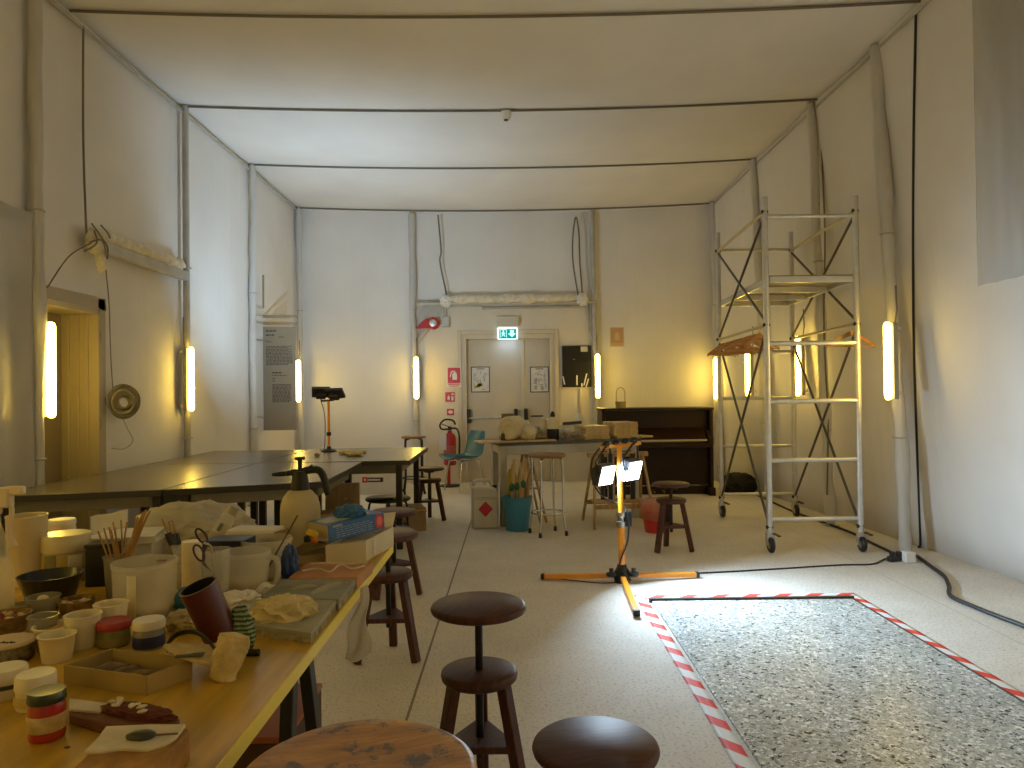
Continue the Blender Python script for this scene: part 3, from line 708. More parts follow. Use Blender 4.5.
def tape_mat():
    m = mat('red_white_hazard_tape', (.7, .7, .68), .65, spec=.2)
    nt = m.node_tree; N = nt.nodes; L = nt.links; b = N['Principled BSDF']
    tc = N.new('ShaderNodeTexCoord'); sp = N.new('ShaderNodeSeparateXYZ'); L.new(tc.outputs['Object'], sp.inputs[0])
    k1 = N.new('ShaderNodeMath'); k1.operation = 'MULTIPLY_ADD'; k1.inputs[1].default_value = -1.1; L.new(sp.outputs['Y'], k1.inputs[0]); L.new(sp.outputs['X'], k1.inputs[2])
    dv = N.new('ShaderNodeMath'); dv.operation = 'DIVIDE'; dv.inputs[1].default_value = .196; L.new(k1.outputs[0], dv.inputs[0])
    fr_ = N.new('ShaderNodeMath'); fr_.operation = 'FRACT'; L.new(dv.outputs[0], fr_.inputs[0])
    gt = N.new('ShaderNodeMath'); gt.operation = 'GREATER_THAN'; gt.inputs[1].default_value = .55; L.new(fr_.outputs[0], gt.inputs[0])
    mx = N.new('ShaderNodeMixRGB'); mx.inputs[1].default_value = (.72, .72, .71, 1); mx.inputs[2].default_value = (.72, .075, .05, 1)
    L.new(gt.outputs[0], mx.inputs['Fac']); L.new(mx.outputs[0], b.inputs['Base Color']); return m
m_tape = tape_mat()
def tape(p, q, w, label):
    p, q = Vector(p), Vector(q); d = q-p; n_ = 60
    mb = MB()
    mb.sheet(lambda u, v: Vector((d.length*u, (v-.5)*w+.002*noise.noise(Vector((u*6, 1, 2))), .0025+.0012*noise.noise(Vector((u*20, v, p.x))))), n_, 3)
    o = solo(mb, 'hazard_tape', m_tape, label, 'tape', p, math.atan2(d.y, d.x), 'red and white tape around the slab', solid=.0008)
    return o
tape((x0-.05, yb_+.09, 0), (x0-.05, yf_, 0), .066, 'red and white striped tape along the left edge of the terrazzo slab')
tape((x0-.085, yb_+.125, 0), (x1+.085, yb_+.125, 0), .066, 'red and white striped tape along the far edge of the terrazzo slab')
tape((x1+.05, yf_, 0), (x1+.05, yb_+.09, 0), .066, 'red and white striped tape along the right edge of the terrazzo slab')

# ------------------------------------------------------------------ floor cables
def floor_path(px, z=.012): return smooth_path([G(a, b, z) for a, b in px], 8)
cable('power_cable', floor_path([(700, 573), (740, 571), (790, 568), (840, 565), (872, 564), (885, 559), (897, 557)], .006), .006, 'thin black lead from the orange tripod light to the power strip', m=m_cord)
cable('power_cable', floor_path([(755, 494), (790, 510), (822, 522), (850, 532), (872, 543), (893, 553)], .012), .011, 'thick black cable running under the scaffold to the power strip', m=m_cord)
cable('power_cable', floor_path([(917, 556), (932, 567), (944, 576), (949, 586), (951, 596), (975, 607), (1000, 617), (1024, 626), (1060, 642)], .014), .013, 'thick black cable snaking from the power strip to the right edge', m=m_cord)
cable('power_cable', floor_path([(622, 582), (600, 583), (570, 580), (545, 577)], .005), .003, 'thin lead lying along the left leg of the orange tripod', m=m_cord)
p = G(908, 562); t = thing('power_strip', 'white plug block with black plugs at the foot of the right hand post', 'power strip', p)
MB().box((.0, 0, .04), (.075, .09, .08)).build('block', m_white, t, bev=.008)
MB().box((-.07, .03, .02), (.14, .05, .04), .3).build('socket_strip', m_black, t, bev=.008)
for k in range(2): MB().box((-.05-.05*k, .03, .055), (.035, .035, .035)).build('plug', m_black, t, bev=.006)

# ------------------------------------------------------------------ stools
m_seatw = mat('worn_beech_seat', (.30, .145, .05), .42, col2=(.16, .085, .04), vscale=7, stretch=(1, 3, 1), bump=.12, bscale=40)
def dark_stool(label, loc, rz, seat_z, seat_r=.152, group='round dark wood stools with screw height', m_seat=None, disc_z=.425, low=False):
    t = thing('screw_stool', label, 'stool', loc, rz, group)
    ms = m_seat or m_dwood
    MB().lathe([(0, seat_z-.028), (seat_r-.012, seat_z-.028), (seat_r-.003, seat_z-.023), (seat_r, seat_z-.014), (seat_r-.003, seat_z-.006), (seat_r-.012, seat_z), (0, seat_z)], n=48).build('seat', ms, t, ang=55)
    MB().lathe([(0, seat_z-.05), (.05, seat_z-.05), (.055, seat_z-.045), (.055, seat_z-.028), (0, seat_z-.028)], n=24).build('seat_boss', m_blackmetal, t)
    MB().tube([(0, 0, .15), (0, 0, seat_z-.04)], .0125, 12).build('screw_rod', m_blackmetal, t)
    MB().lathe([(0, disc_z-.036), (.11, disc_z-.036), (.119, disc_z-.028), (.122, disc_z-.016), (.119, disc_z-.005), (.11, disc_z), (0, disc_z)], n=40).build('lower_disc', m_dwood, t, ang=55)
    for k in range(3):
        a = k*2*PI/3+.5
        p0 = Vector((.088*math.cos(a), .088*math.sin(a), disc_z-.03)); p1 = Vector((.165*math.cos(a), .165*math.sin(a), .0))
        d = (p1-p0).normalized()
        up = Vector((math.cos(a), math.sin(a), 0))
        MB().bar(p0, p1+Vector((0, 0, .004)), .04, .034, up).build('leg', m_dwood, t, bev=.004)
    q = []
    for k in range(3):
        a = k*2*PI/3+.5
        for da in (-.12, .12): q.append((.128*math.cos(a+da), .128*math.sin(a+da)))
    MB().prism(q, .19, .212).build('triangular_shelf', m_dwood, t, bev=.003)
    return t
def gd(px, Y, z=0): # point on the floor at depth Y under pixel column px (measured near the floor)
    x = AY(px, 600, Y).x; return Vector((x, Y, z))
c = AY(478.5, 604, 2.33); dark_stool('dark wooden stool raised high on its black screw, alone on the open floor', (c.x, 2.33, 0), 1.07, .632)
c = AY(595.5, 748, 1.76); dark_stool('dark brown stool with seat screwed low, nearest the terrazzo slab', (c.x, 1.76, 0), .2, .462)
c = AY(388, 566, 3.62); dark_stool('dark stool next to the yellow table end with its lower disc showing', (c.x, 3.62, 0), -1.0, .615)
c = AY(394, 530, 4.75); dark_stool('dark stool behind the one at the yellow table end', (c.x, 4.75, 0), -.6, .545)
c = AY(429.5, 478, 7.5); dark_stool('small looking dark stool at the right end of the dark tables', (c.x, 7.5, 0), -.9, .54)
c = AY(671, 500, 5.95); dark_stool('dark wooden stool in front of the piano beside the red bucket', (c.x, 5.95, 0), -.95, .55)
# worn stool, nearest the camera
Yw = 1.06; c = AY(359, 768, Yw)
m_worn = mat('worn_paint_stained_seat', (.52, .27, .045), .42, col2=(.30, .14, .03), vscale=9, stretch=(1, 4, 1), bump=.15, bscale=30)
nt = m_worn.node_tree; N = nt.nodes; L = nt.links; b = N['Principled BSDF']
src = b.inputs['Base Color'].links[0].from_socket
n = N.new('ShaderNodeTexNoise'); n.inputs['Scale'].default_value = 17; n.inputs['Detail'].default_value = 10; n.inputs['Roughness'].default_value = .75
tc = N.new('ShaderNodeTexCoord'); L.new(tc.outputs['Object'], n.inputs['Vector'])
r = N.new('ShaderNodeValToRGB'); r.color_ramp.elements[0].position = .53; r.color_ramp.elements[1].position = .60
L.new(n.outputs['Fac'], r.inputs['Fac']); mx = N.new('ShaderNodeMixRGB'); mx.inputs[2].default_value = (.12, .085, .05, 1)
L.new(r.outputs['Color'], mx.inputs['Fac']); L.new(src, mx.inputs[1]); L.new(mx.outputs[0], b.inputs['Base Color'])
t = thing('wooden_stool', 'large worn wooden stool with scratched orange brown seat nearest the camera', 'stool', (c.x, Yw, 0), .3)
sz = c.z; R = .172
MB().lathe([(0, sz-.04), (R-.012, sz-.04), (R-.002, sz-.03), (R, sz-.018), (R-.003, sz-.006), (R-.013, sz-.0005), (R*.8, sz-.001), (R*.5, sz-.007), (0, sz-.010)], n=64).build('seat', m_worn, t, ang=60)
MB().tube([(0, 0, .2), (0, 0, sz-.05)], .014, 12).build('screw_rod', m_blackmetal, t)
MB().lathe([(0, sz-.055), (.06, sz-.055), (.065, sz-.05), (.065, sz-.04), (0, sz-.04)], n=24).build('seat_boss', m_blackmetal, t)
MB().lathe([(0, .46), (.12, .46), (.13, .468), (.13, .49), (.12, .497), (0, .497)], n=40).build('lower_disc', m_dwood, t)
for k in range(3):
    a = k*2*PI/3
    MB().bar((.09*math.cos(a), .09*math.sin(a), .465), (.19*math.cos(a), .19*math.sin(a), .004), .042, .036, (math.cos(a), math.sin(a), 0)).build('leg', m_dwood, t, bev=.004)
MB().prism([(.14*math.cos(k*2*PI/3+da), .14*math.sin(k*2*PI/3+da)) for k in range(3) for da in (-.12, .12)], .22, .244).build('triangular_shelf', m_dwood, t, bev=.003)

def lab_stool(label, loc, rz, h, r, m_seat, m_leg, spread=.15, tip=.18, ring=.2, group=None):
    t = thing('metal_stool', label, 'stool', loc, rz, group)
    MB().lathe([(0, h-.03), (r-.012, h-.03), (r, h-.022), (r, h-.008), (r-.008, h), (0, h)], n=40).build('seat', m_seat, t, ang=55)
    for k in range(4):
        a = k*PI/2+PI/4
        cx, sy = math.cos(a), math.sin(a)
        g = MB().tube(smooth_path([(spread*.55*cx, spread*.55*sy, h-.035), (spread*.9*cx, spread*.9*sy, h-.045), (spread*cx, spread*sy, h-.10), (spread*cx, spread*sy, ring+.12), (spread*cx*1.02, spread*sy*1.02, ring), (tip*cx, tip*sy, .03)], 6), .0095, 10).build('leg', m_leg, t)
        MB().lathe([(0, 0), (.015, 0), (.016, .02), (.012, .045), (0, .045)], (tip*cx, tip*sy, 0), 12).build('rubber_foot', m_black, g)
    MB().tube(arc((0, 0, ring), spread*1.0, 0, 2*PI*39/40, 39, 'xy'), .008, 8, closed=True).build('foot_ring', m_leg, t)
    return t
Ys = 6.69; c = AY(548, 533, Ys)
lab_stool('tall wooden seated stool with chrome legs standing in front of the back workbench', (c.x, Ys, 0), .35, .735, .175, m_seatw, m_chrome)
Ys = 9.55; c = AY(414, 480, Ys)
lab_stool('tall thin legged stool behind the far right end of the dark tables', (c.x, Ys, 0), .2, .745, .16, m_seatw, m_blackmetal)
Ys = 6.55; c = AY(388, 500, Ys)
lab_stool('low black stool with bent tube legs under the dark tables', (c.x, Ys, 0), .9, .375, .2, m_black, m_blackmetal, .17, .19, .12)

# ------------------------------------------------------------------ dark tables
m_dtop = mat('dark_laminate', (.15, .125, .09), .27, var=.2, vscale=5, spec=.4)
m_dedge = mat('dark_table_edge', (.022, .018, .015), .45)
m_apron = mat('grey_apron', (.20, .175, .125), .5, .3, var=.1)
def dark_table(label, poly, leg_in=.05, th=.03, apron=True):
    cx = sum(p[0] for p in poly)/4; cy = sum(p[1] for p in poly)/4
    t = thing('work_table', label, 'table', (cx, cy, 0), group='dark work tables pushed together')
    P = [Vector((p[0]-cx, p[1]-cy, 0)) for p in poly]
    MB().prism([(p.x, p.y) for p in P], .75-th+.002, .75).build('tabletop', m_dtop, t, bev=.002)
    E_ = [p*(1+.004/p.length) for p in P]
    mb = MB()
    for i in range(4):
        a, b_ = E_[i], E_[(i+1) % 4]; mb.bar((a.x, a.y, .735-.005), (b_.x, b_.y, .735-.005), .008, th+.006)
    mb.build('edge_band', m_dedge, t)
    I = [p*(1-.11/p.length*1.4) for p in P]
    for i in range(4):
        p = I[i]; MB().bar((p.x, p.y, 0), (p.x, p.y, .72), .05, .05).build('leg', m_dedge, t, bev=.004)
        if apron:
            q = I[(i+1) % 4]; d = (q-p).normalized()*.028
            MB().bar((p.x+d.x, p.y+d.y, .675), (q.x-d.x, q.y-d.y, .675), .025, .085).build('apron', m_apron, t, bev=.002)
    return t
gA = G(-8, 492.5, .75); gAB = G(152, 487, .75); gB = G(328, 479.5, .75)
gBc = G(366.5, 459.5, .75); gABc = G(250, 461.5, .75)
e = .004
A1 = (-3.02, 4.07); A2 = (-2.075, 4.30)
dark_table('dark topped table at the left, under the tube light by the doorway', [(-2.99, 4.09), (-2.084, 4.32), (-2.084, 5.925), (-2.99, 5.925)])
dark_table('dark topped table in the middle, directly behind the pump sprayer', [(-2.066, 4.322), (gB.x, 4.63), (gBc.x, 5.925), (-2.066, 5.925)])
cF = G(411.5, 458.7, .75); cR = G(427, 447.2, .75)
dark_table('dark topped table at the far right carrying the orange lamp stand', [(-2.05, 5.942), (cF.x, 6.02), (cR.x, 7.45), (-2.05, 7.45)])
dark_table('dark topped table at the far left, against the wall below the text panel', [(-2.99, 5.942), (-2.068, 5.942), (-2.068, 7.3), (-2.99, 7.3)])
# small things on the far table
for (px, py, s_, sd) in ((346, 454, .09, 1), (355, 456, .10, 2), (361, 453, .07, 3)):
    p = G(px, py, .75)
    solo(MB().blob((0, 0, s_*.2), (s_*1.6, s_, s_*.45), sd, .3, 1.5, 3, floor=0), 'plaster_fragment', mat('yellow_plaster', (.55, .44, .20), .85, var=.2, vscale=20), {1: 'leftmost pale plaster fragment on the far dark table', 2: 'middle pale plaster fragment on the far dark table', 3: 'rightmost pale plaster fragment on the far dark table'}[sd], 'fragment', (p.x, p.y, .7505), group='plaster fragments on the dark table')
p = G(317, 456.5, .75); solo(MB().blob((0, 0, .015), (.05, .04, .035), 9, .2, 1.5, 2, floor=0), 'pebble', m_card, 'tiny brown lump left of the orange lamp stand base', 'stone', (p.x, p.y, .7505))

# things under the dark tables
m_carton = mat('white_carton', (.66, .63, .57), .7, var=.05)
p = G(380, 494, 0); t = thing('carton', 'white carton with a red and black logo strip under the dark tables', 'box', (p.x-.05, p.y+.2, 0))
h_ = AY(380, 470, p.y).z
MB().box((0, 0, h_/2), (.62, .36, h_)).build('body', m_carton, t, bev=.004)
xl = AY(362, 479, p.y).x-p.x+.05; xr_ = AY(383, 479, p.y).x-p.x+.05; zl = AY(372, 480, p.y).z
mb = rect(MB(), xl+.035, zl, .07, .07, -.181); mb.build('logo_square', m_sred, t, smooth=False)
mb = rect(MB(), (xl+.075+xr_)/2, zl, xr_-xl-.075, .06, -.181); mb.build('logo_bar', m_ink, t, smooth=False)
mb = MB(); rnd = random.Random(3); x = xl+.09
while x < xr_-.03: w1 = rnd.uniform(.012, .02); rect(mb, x, zl, w1, .022, -.184, .001); x += w1+.007
mb.build('logo_lettering', m_swhite, t, smooth=False)
mb = MB(); rect(mb, xl+.035, zl, .035, .012, -.184, .001); rect(mb, xl+.035, zl, .012, .035, -.184, .001); mb.build('logo_mark', m_swhite, t, smooth=False)
MB().box((-.05, -.0, h_+.008), (.5, .2, .014)).build('flap', m_card, t, bev=.003)
p = G(402, 526, 0); t = thing('cardboard_box', 'brown cardboard box under the right end of the dark tables', 'box', (-1.04, 7.02, 0), .3)
MB().box((0, 0, .11), (.34, .30, .22)).build('body', m_card, t, bev=.003)
for s_ in (-1, 1): MB().box((0, s_*.19, .20), (.33, .10, .006)).build('flap', m_card, t)
t = thing('wooden_crate', 'brown wooden crate of slats under the middle dark table', 'crate', (AY(338, 510, 5.35).x, 5.35, 0), .12)
cw, cd, ch = .46, .34, .34
for s_ in (-1, 1):
    for k in range(4): MB().box((0, s_*cd/2, .05+k*.085), (cw, .012, .07)).build('slat', m_wood, t, bev=.002)
    for k in range(4): MB().box((s_*cw/2, 0, .05+k*.085), (.012, cd-.02, .07)).build('end_slat', m_wood, t, bev=.002)
MB().box((0, 0, .01), (cw-.02, cd-.02, .014)).build('bottom', m_wood, t)
MB().box((-.02, .02, .26), (.3, .22, .36), .1).build('inner_board', m_card, t, bev=.004)
t = thing('wooden_trestle_panel', 'upright brown plywood board leaning under the middle dark table', 'board', (AY(342, 490, 5.6).x, 5.62, 0))
MB().box((0, 0, .315), (.26, .03, .61)).build('board', mat('brown_plywood', (.30, .19, .085), .6, var=.25, vscale=6, stretch=(5, 1, .6)), t, bev=.003)
MB().lathe([(0, 0), (.012, 0), (.012, .004), (0, .004)], (.03, -.016, .5), 12, Matrix.Identity(4)).build('screw', m_steel, t)

# ------------------------------------------------------------------ rolling scaffold tower
fl, frr = G(770, 552), G(861, 551); rl, rr_ = G(722, 517), G(795, 516)
yF = (fl.y+frr.y)/2; yR = (rl.y+rr_.y)/2
t = thing('scaffold_tower', 'aluminium rolling scaffold tower by the right wall', 'scaffold', ((fl.x+rr_.x)/2, (yF+yR)/2, 0))
O = Vector(t.location)
m_al = mat('aluminium_tube', (.62, .62, .61), .36, .55, var=.08, vscale=15)
m_brace = mat('dull_brace_tube', (.13, .12, .11), .45, .7)
m_yb = mat('pale_horizontal_brace', (.52, .45, .28), .45, .2)
XFl, XFr = fl.x, frr.x; XRl, XRr = rl.x, rr_.x
zTF = AY(860, 196, yF).z; zTR = AY(719, 233, yR).z
corners = {'fl': (XFl, yF, zTF), 'fr': (XFr, yF, zTF), 'rl': (XRl, yR, zTR), 'rr': (XRr, yR, zTR)}
def loc(v): return Vector(v)-O
for k, (x, y, zt) in corners.items():
    MB().tube([loc((x, y, .13)), loc((x, y, zt))], .0245, 16).build('upright', m_al, t)
    cs = MB().box(loc((x, y, .125)), (.055, .05, .06)); cs.bar(loc((x-.03, y, .12)), loc((x-.03, y-.025, .055)), .006, .045, (0, 1, 0)); cs.bar(loc((x+.03, y, .12)), loc((x+.03, y-.025, .055)), .006, .045, (0, 1, 0))
    c_ = cs.build('castor_fork', m_steel, t, bev=.003)
    T = Matrix.Translation(loc((x, y-.025, .06))) @ Matrix.Rotation(PI/2+.0, 4, 'Y') @ Matrix.Rotation(.0, 4, 'Z')
    w_ = MB().lathe([(.03, -.018), (.052, -.018), (.06, -.01), (.06, .01), (.052, .018), (.03, .018)], T=T, n=28, cap0=False, cap1=False).lathe([(.03, -.018), (.03, .018)], T=T, n=28, cap0=False, cap1=False).build('wheel', m_black, t)
    MB().lathe([(0, -.016), (.031, -.016), (.031, .016), (0, .016)], T=T, n=20).build('wheel_hub', m_steel, w_)
    MB().bar(loc((x+.02, y-.03, .155)), loc((x+.05, y-.085, .14)), .03, .01).build('brake_pedal', m_black, c_, bev=.002)
for py in (216, 343, 401, 460, 519):
    z = AY(812, py, yF).z; MB().tube([loc((XFl, yF, z)), loc((XFr, yF, z))], .019 if py > 300 else .016, 12).build('rung', m_al, t)
for py in (250, 352, 398, 446, 494):
    z = AY(756, py, yR).z; MB().tube([loc((XRl, yR, z)), loc((XRr, yR, z))], .017, 12).build('rung', m_al, t)
# side braces: top and middle horizontals, crosses
ztop = AY(763, 212, yF).z; zmid = AY(763, 325, yF).z
def side(xf, xr0):
    f0 = lambda z, i=0: loc((xf, yF+i, z)); r0 = lambda z, i=0: loc((xr0, yR-i, z))
    MB().tube([f0(ztop), r0(ztop)], .014, 10).build('horizontal_brace', m_yb, t)
    MB().tube([f0(zmid), r0(zmid)], .014, 10).build('horizontal_brace', m_yb, t)
    MB().tube([f0(ztop-.02), r0(zmid+.02)], .011, 10).build('diagonal_brace', m_brace, t)
    MB().tube([r0(ztop-.02), f0(zmid+.02)], .011, 10).build('diagonal_brace', m_brace, t)
    MB().tube([f0(zmid-.03), r0(.20)], .011, 10).build('diagonal_brace', m_brace, t)
    MB().tube([r0(zmid-.03), f0(.20)], .011, 10).build('diagonal_brace', m_brace, t)
    for (p_) in (f0(ztop), r0(ztop), f0(zmid), r0(zmid), f0(.2), r0(.2)):
        MB().blob(p_, (.06, .05, .06), 2, .1, 1, 2, ridge=False).build('coupling', m_black, t)
side(XFl, XRl); side(XFr, XRr)
# platform
zp1 = AY(812, 284, yF).z; zp2 = AY(758, 302, yR).z; zp = (zp1+zp2)/2
mb = MB(); mb.prism([(XFl-O.x+.03, yF-O.y), (XFr-O.x-.03, yF-O.y), (XRr-O.x-.03, yR-O.y), (XRl-O.x+.03, yR-O.y)], zp+.03, zp+.045)
pf = mb.build('platform', mat('platform_plywood', (.34, .27, .14), .5, var=.2, vscale=5), t)
mb = MB(); P4 = [(XFl+.03, yF), (XFr-.03, yF), (XRr-.03, yR), (XRl+.03, yR)]
for i in range(4):
    a_, b_ = P4[i], P4[(i+1) % 4]; mb.bar(loc((a_[0], a_[1], zp+.01)), loc((b_[0], b_[1], zp+.01)), .025, .048)
mb.build('platform_rim', m_al, pf, bev=.002)
for u in (.33, .66): mb = MB(); mb.bar(loc((XFl+(XRl-XFl)*u+.03, yF+(yR-yF)*u, zp+.0)), loc((XFr+(XRr-XFr)*u-.03, yF+(yR-yF)*u, zp)), .03, .05); mb.build('platform_joist', m_al, pf)
# hangers
m_hang = mat('orange_beech_hanger', (.42, .20, .06), .42, var=.2, vscale=12, stretch=(1, 1, 4))
def hanger(label, loc_, rz, group, tilt=0):
    t = thing('coat_hanger', label, 'hanger', loc_, rz, group)
    W = .21
    mb = MB(); n_ = 24
    pts = [(W*(2*i/n_-1), .02*abs(2*i/n_-1)**2, -.055-.105*abs(2*i/n_-1)**1.25) for i in range(n_+1)]
    for i in range(n_):
        f_ = lambda j: 1.25-.45*abs(2*j/n_-1)
        a_, b_ = Vector(pts[i]), Vector(pts[i+1])
        v = []
        for q_, k in ((a_, i), (b_, i+1)):
            hh, ww = .016*f_(k), .006
            v += [q_+Vector((0, -ww, -hh)), q_+Vector((0, ww, -hh)), q_+Vector((0, ww, hh)), q_+Vector((0, -ww, hh))]
        mb._add(v, [(0, 1, 5, 4), (1, 2, 6, 5), (2, 3, 7, 6), (3, 0, 4, 7)]+([(3, 2, 1, 0)] if i == 0 else [])+([(4, 5, 6, 7)] if i == n_-1 else []))
    bmesh.ops.remove_doubles(mb.bm, verts=mb.bm.verts[:], dist=1e-5)
    mb.build('arms', m_hang, t)
    MB().tube([(-W*.97, .018, -.158), (W*.97, .018, -.158)], .0055, 8).build('bar', m_hang, t)
    MB().tube([Vector((0, 0, -.05))]+arc((0, 0, -.002), .02, -PI/2, PI, 12, 'xz'), .0018, 6).build('hook', m_steel, t)
    return t
def on_side(xf, xr0, u, z): return Vector((xf+(xr0-xf)*u, yF+(yR-yF)*u, z-.012))
h0 = hanger('wooden coat hanger in the crowded bunch on the left rail of the scaffold', on_side(XFl, XRl, .12, zmid), .75, 'bunch of wooden hangers on the scaffold rail')
rnd = random.Random(4)
for i in range(9):
    dup(h0, on_side(XFl, XRl, .20+.085*i+rnd.uniform(-.015, .015), zmid), .3+rnd.uniform(-.35, .45))
dup(h0, on_side(XFr, XRr, .93, zmid), 1.15, 'single wooden hanger turned edge on, at the rear right of the scaffold', 'lone hangers on the scaffold')
p = AY(849, 349, yF+.0)
dup(h0, on_side(XFr, XRr, .07, zmid), .1, 'single orange wooden hanger spread wide at the front right upright of the scaffold', 'lone hangers on the scaffold')

# black bag behind the scaffold
p = G(738, 495); t = solo(MB().blob((0, 0, .10), (.46, .36, .28), 21, .3, 1.3, 4, floor=0), 'black_bag', mat('black_fabric', (.012, .011, .011), .8), 'crumpled black bag on the floor beside the piano', 'bag', (2.84, 9.3, 0))

# ------------------------------------------------------------------ piano
yP = G(716, 495.5).y
xa, xb = AY(603, 420, yP).x, AY(715, 420, yP).x; zT = AY(660, 408, yP).z; PWd = xb-xa
m_piano = mat('dark_walnut_polish', (.022, .009, .006), .38, var=.2, vscale=6, stretch=(1, 1, 6), spec=.25)
t = thing('upright_piano', 'dark brown upright piano against the back wall', 'piano', ((xa+xb)/2, yP+.02, 0))
hw = PWd/2
for s_ in (-1, 1): MB().box((s_*(hw-.02), .33, zT/2), (.04, .52, zT-.03)).build('side_panel', m_piano, t, bev=.004)
MB().box((0, .33, zT-.015), (PWd+.02, .56, .03)).build('lid', m_piano, t, bev=.005)
MB().box((0, .20, zT-.16), (PWd-.08, .03, .25)).build('upper_panel', m_piano, t, bev=.004)
MB().box((0, .17, zT-.30), (PWd-.08, .04, .05)).build('music_ledge', m_piano, t, bev=.004)
zk = AY(660, 441, yP).z
MB().bar((-hw+.07, .16, zk+.115), (hw-.07, .0, zk+.045), .035, .09, (0, 0, 1)) if 0 else None
MB().prism([(-.12, 0), (.13, 0), (.13, .16), (.06, .16)], -(hw-.09), hw-.09, Matrix(((0, 0, 1, 0), (1, 0, 0, .11), (0, 1, 0, zk-.005), (0, 0, 0, 1)))).build('key_fall', m_piano, t, bev=.004)
for s_ in (-1, 1):
    MB().prism([(-.14, -.05), (.1, -.05), (.1, .12), (-.02, .12), (-.14, .04)], s_*(hw-.055)-.035, s_*(hw-.055)+.035, Matrix(((0, 0, 1, 0), (1, 0, 0, .12), (0, 1, 0, zk), (0, 0, 0, 1)))).build('key_arm', m_piano, t, bev=.005)
MB().box((.02, -.012, zk+.004), (PWd-.24, .016, .022)).build('key_slip_strip', mat('pale_strip', (.42, .38, .31), .4), t, bev=.002)
MB().box((0, .12, zk-.055), (PWd-.1, .26, .06)).build('key_bed', m_piano, t, bev=.004)
MB().box((0, .19, (zk-.08)/2+.05), (PWd-.08, .04, zk-.20)).build('lower_panel', m_piano, t, bev=.004)
MB().box((0, .18, .05), (PWd, .1, .10)).build('plinth', m_piano, t, bev=.004)
for s_ in (-1, 1): MB().box((s_*(hw-.05), .06, .05), (.08, .22, .10)).build('toe_block', m_piano, t, bev=.006)
for k in range(2): MB().tube([(-.06+.12*k, .14, .05), (-.06+.12*k, .02, .045)], .012, 8).build('pedal', mat('brass', (.45, .3, .08), .3, 1), t)
# grey wire basket shape standing on the piano
p = AY(621, 407, yP+.3); t = thing('wire_basket', 'small grey brown basket with a looped handle on top of the piano', 'basket', (p.x, yP+.32, zT+.0005))
mk = mat('dull_brown_wicker', (.42, .31, .11), .8)
MB().lathe([(0, 0), (.055, 0), (.062, .005), (.07, .08), (.064, .08), (.056, .012), (0, .01)], n=28, cap1=False).build('bowl', mk, t)
MB().tube([Vector((.055, 0, .07))]+[Vector((.055*math.cos(a_), 0, .19+.07*math.sin(a_))) for a_ in [i*PI/10 for i in range(11)]]+[Vector((-.055, 0, .07))], .006, 8).build('handle', mk, t)

# ------------------------------------------------------------------ back workbench
m_btop = mat('dark_bench_top', (.06, .05, .04), .45); m_bleg = mat('grey_bench_frame', (.40, .39, .36), .5, .2, var=.08)
bz = .81; bl = G(501, 443, bz); ang = .30; Lb = 1.47
bw = .66
t = thing('workbench', 'grey framed workbench with dark top loaded with tools in front of the piano', 'table', (bl.x, bl.y, 0), ang)
MB().box((Lb/2, bw/2, bz-.0125), (Lb+.06, bw, .025)).build('bench_top', m_btop, t, bev=.003)
for (x, y) in ((.03, .04), (Lb-.03, .04), (.11, bw-.04), (Lb-.03, bw-.04)): MB().box((x, y, (bz-.03)/2), (.062, .062, bz-.03)).build('leg', m_bleg, t, bev=.004)
for (a_, b_) in (((.06, .04), (Lb-.06, .04)), ((.14, bw-.04), (Lb-.06, bw-.04)), ((.035, .07), (.105, bw-.07)), ((Lb-.03, .07), (Lb-.03, bw-.07))):
    MB().bar((a_[0], a_[1], bz-.075), (b_[0], b_[1], bz-.075), .04, .09).build('apron', m_bleg, t, bev=.003)
TB = Matrix.Translation((bl.x, bl.y, 0)) @ Matrix.Rotation(ang, 4, 'Z')
def onb(px, v): # bench point under pixel column px at distance v from front edge
    best = None
    for i in range(240):
        u = -.25+(Lb+.5)*i/239; w = TB @ Vector((u, v, bz)); dd = w-EYE
        sx_ = 512+F*dd.dot(_r)/dd.dot(_f)
        if best is None or abs(sx_-px) < best[0]: best = (abs(sx_-px), u)
    return TB @ Vector((best[1], v, bz+.0005))
def pxm(n_, Y): return n_*Y/F
Yb = 8.0
p = onb(525, .12); t = thing('drawing_board', 'thin pale board overhanging the left end of the workbench', 'board', (p.x, p.y, p.z), ang)
MB().box((-.1, .02, .008), (.78, .26, .016)).build('board', m_wood2, t, bev=.002)
zb_ = bz+.018
p = onb(514, .1); t = thing('fabric_roll', 'fat cream roll lying on the left end of the workbench', 'roll', (p.x-.02, p.y+.03, zb_), -.42)
T = Matrix.Translation((0, 0, .118)) @ Matrix.Rotation(-PI/2, 4, 'X')
mr = mat('cream_padding', (.62, .54, .36), .8, var=.1, vscale=12, bump=.3, bscale=25)
MB().lathe([(.03, -.09), (.045, -.10), (.05, -.095), (.06, -.10), (.075, -.095), (.085, -.10), (.1, -.10), (.117, -.085), (.117, .12), (.1, .14), (0, .14)], T=T, n=36, cap0=True).build('roll', mr, t, ang=70)
MB().blob((.13, .08, .07), (.2, .22, .17), 31, .2, 1.2, 3, floor=-.0).build('loose_end', mr, t)
p = onb(508, .58); t = thing('tan_jar', 'tan jar with a brown lid at the left rear of the workbench', 'jar', p)
MB().lathe([(0, 0), (.085, 0), (.095, .01), (.095, .16), (.08, .19), (.06, .21), (0, .21)], n=28).build('body', mat('tan_paper', (.42, .31, .13), .6), t)
MB().lathe([(0, .21), (.063, .21), (.066, .215), (.066, .26), (.06, .265), (0, .265)], n=28).build('lid', mat('brown_lid', (.18, .11, .04), .5), t)
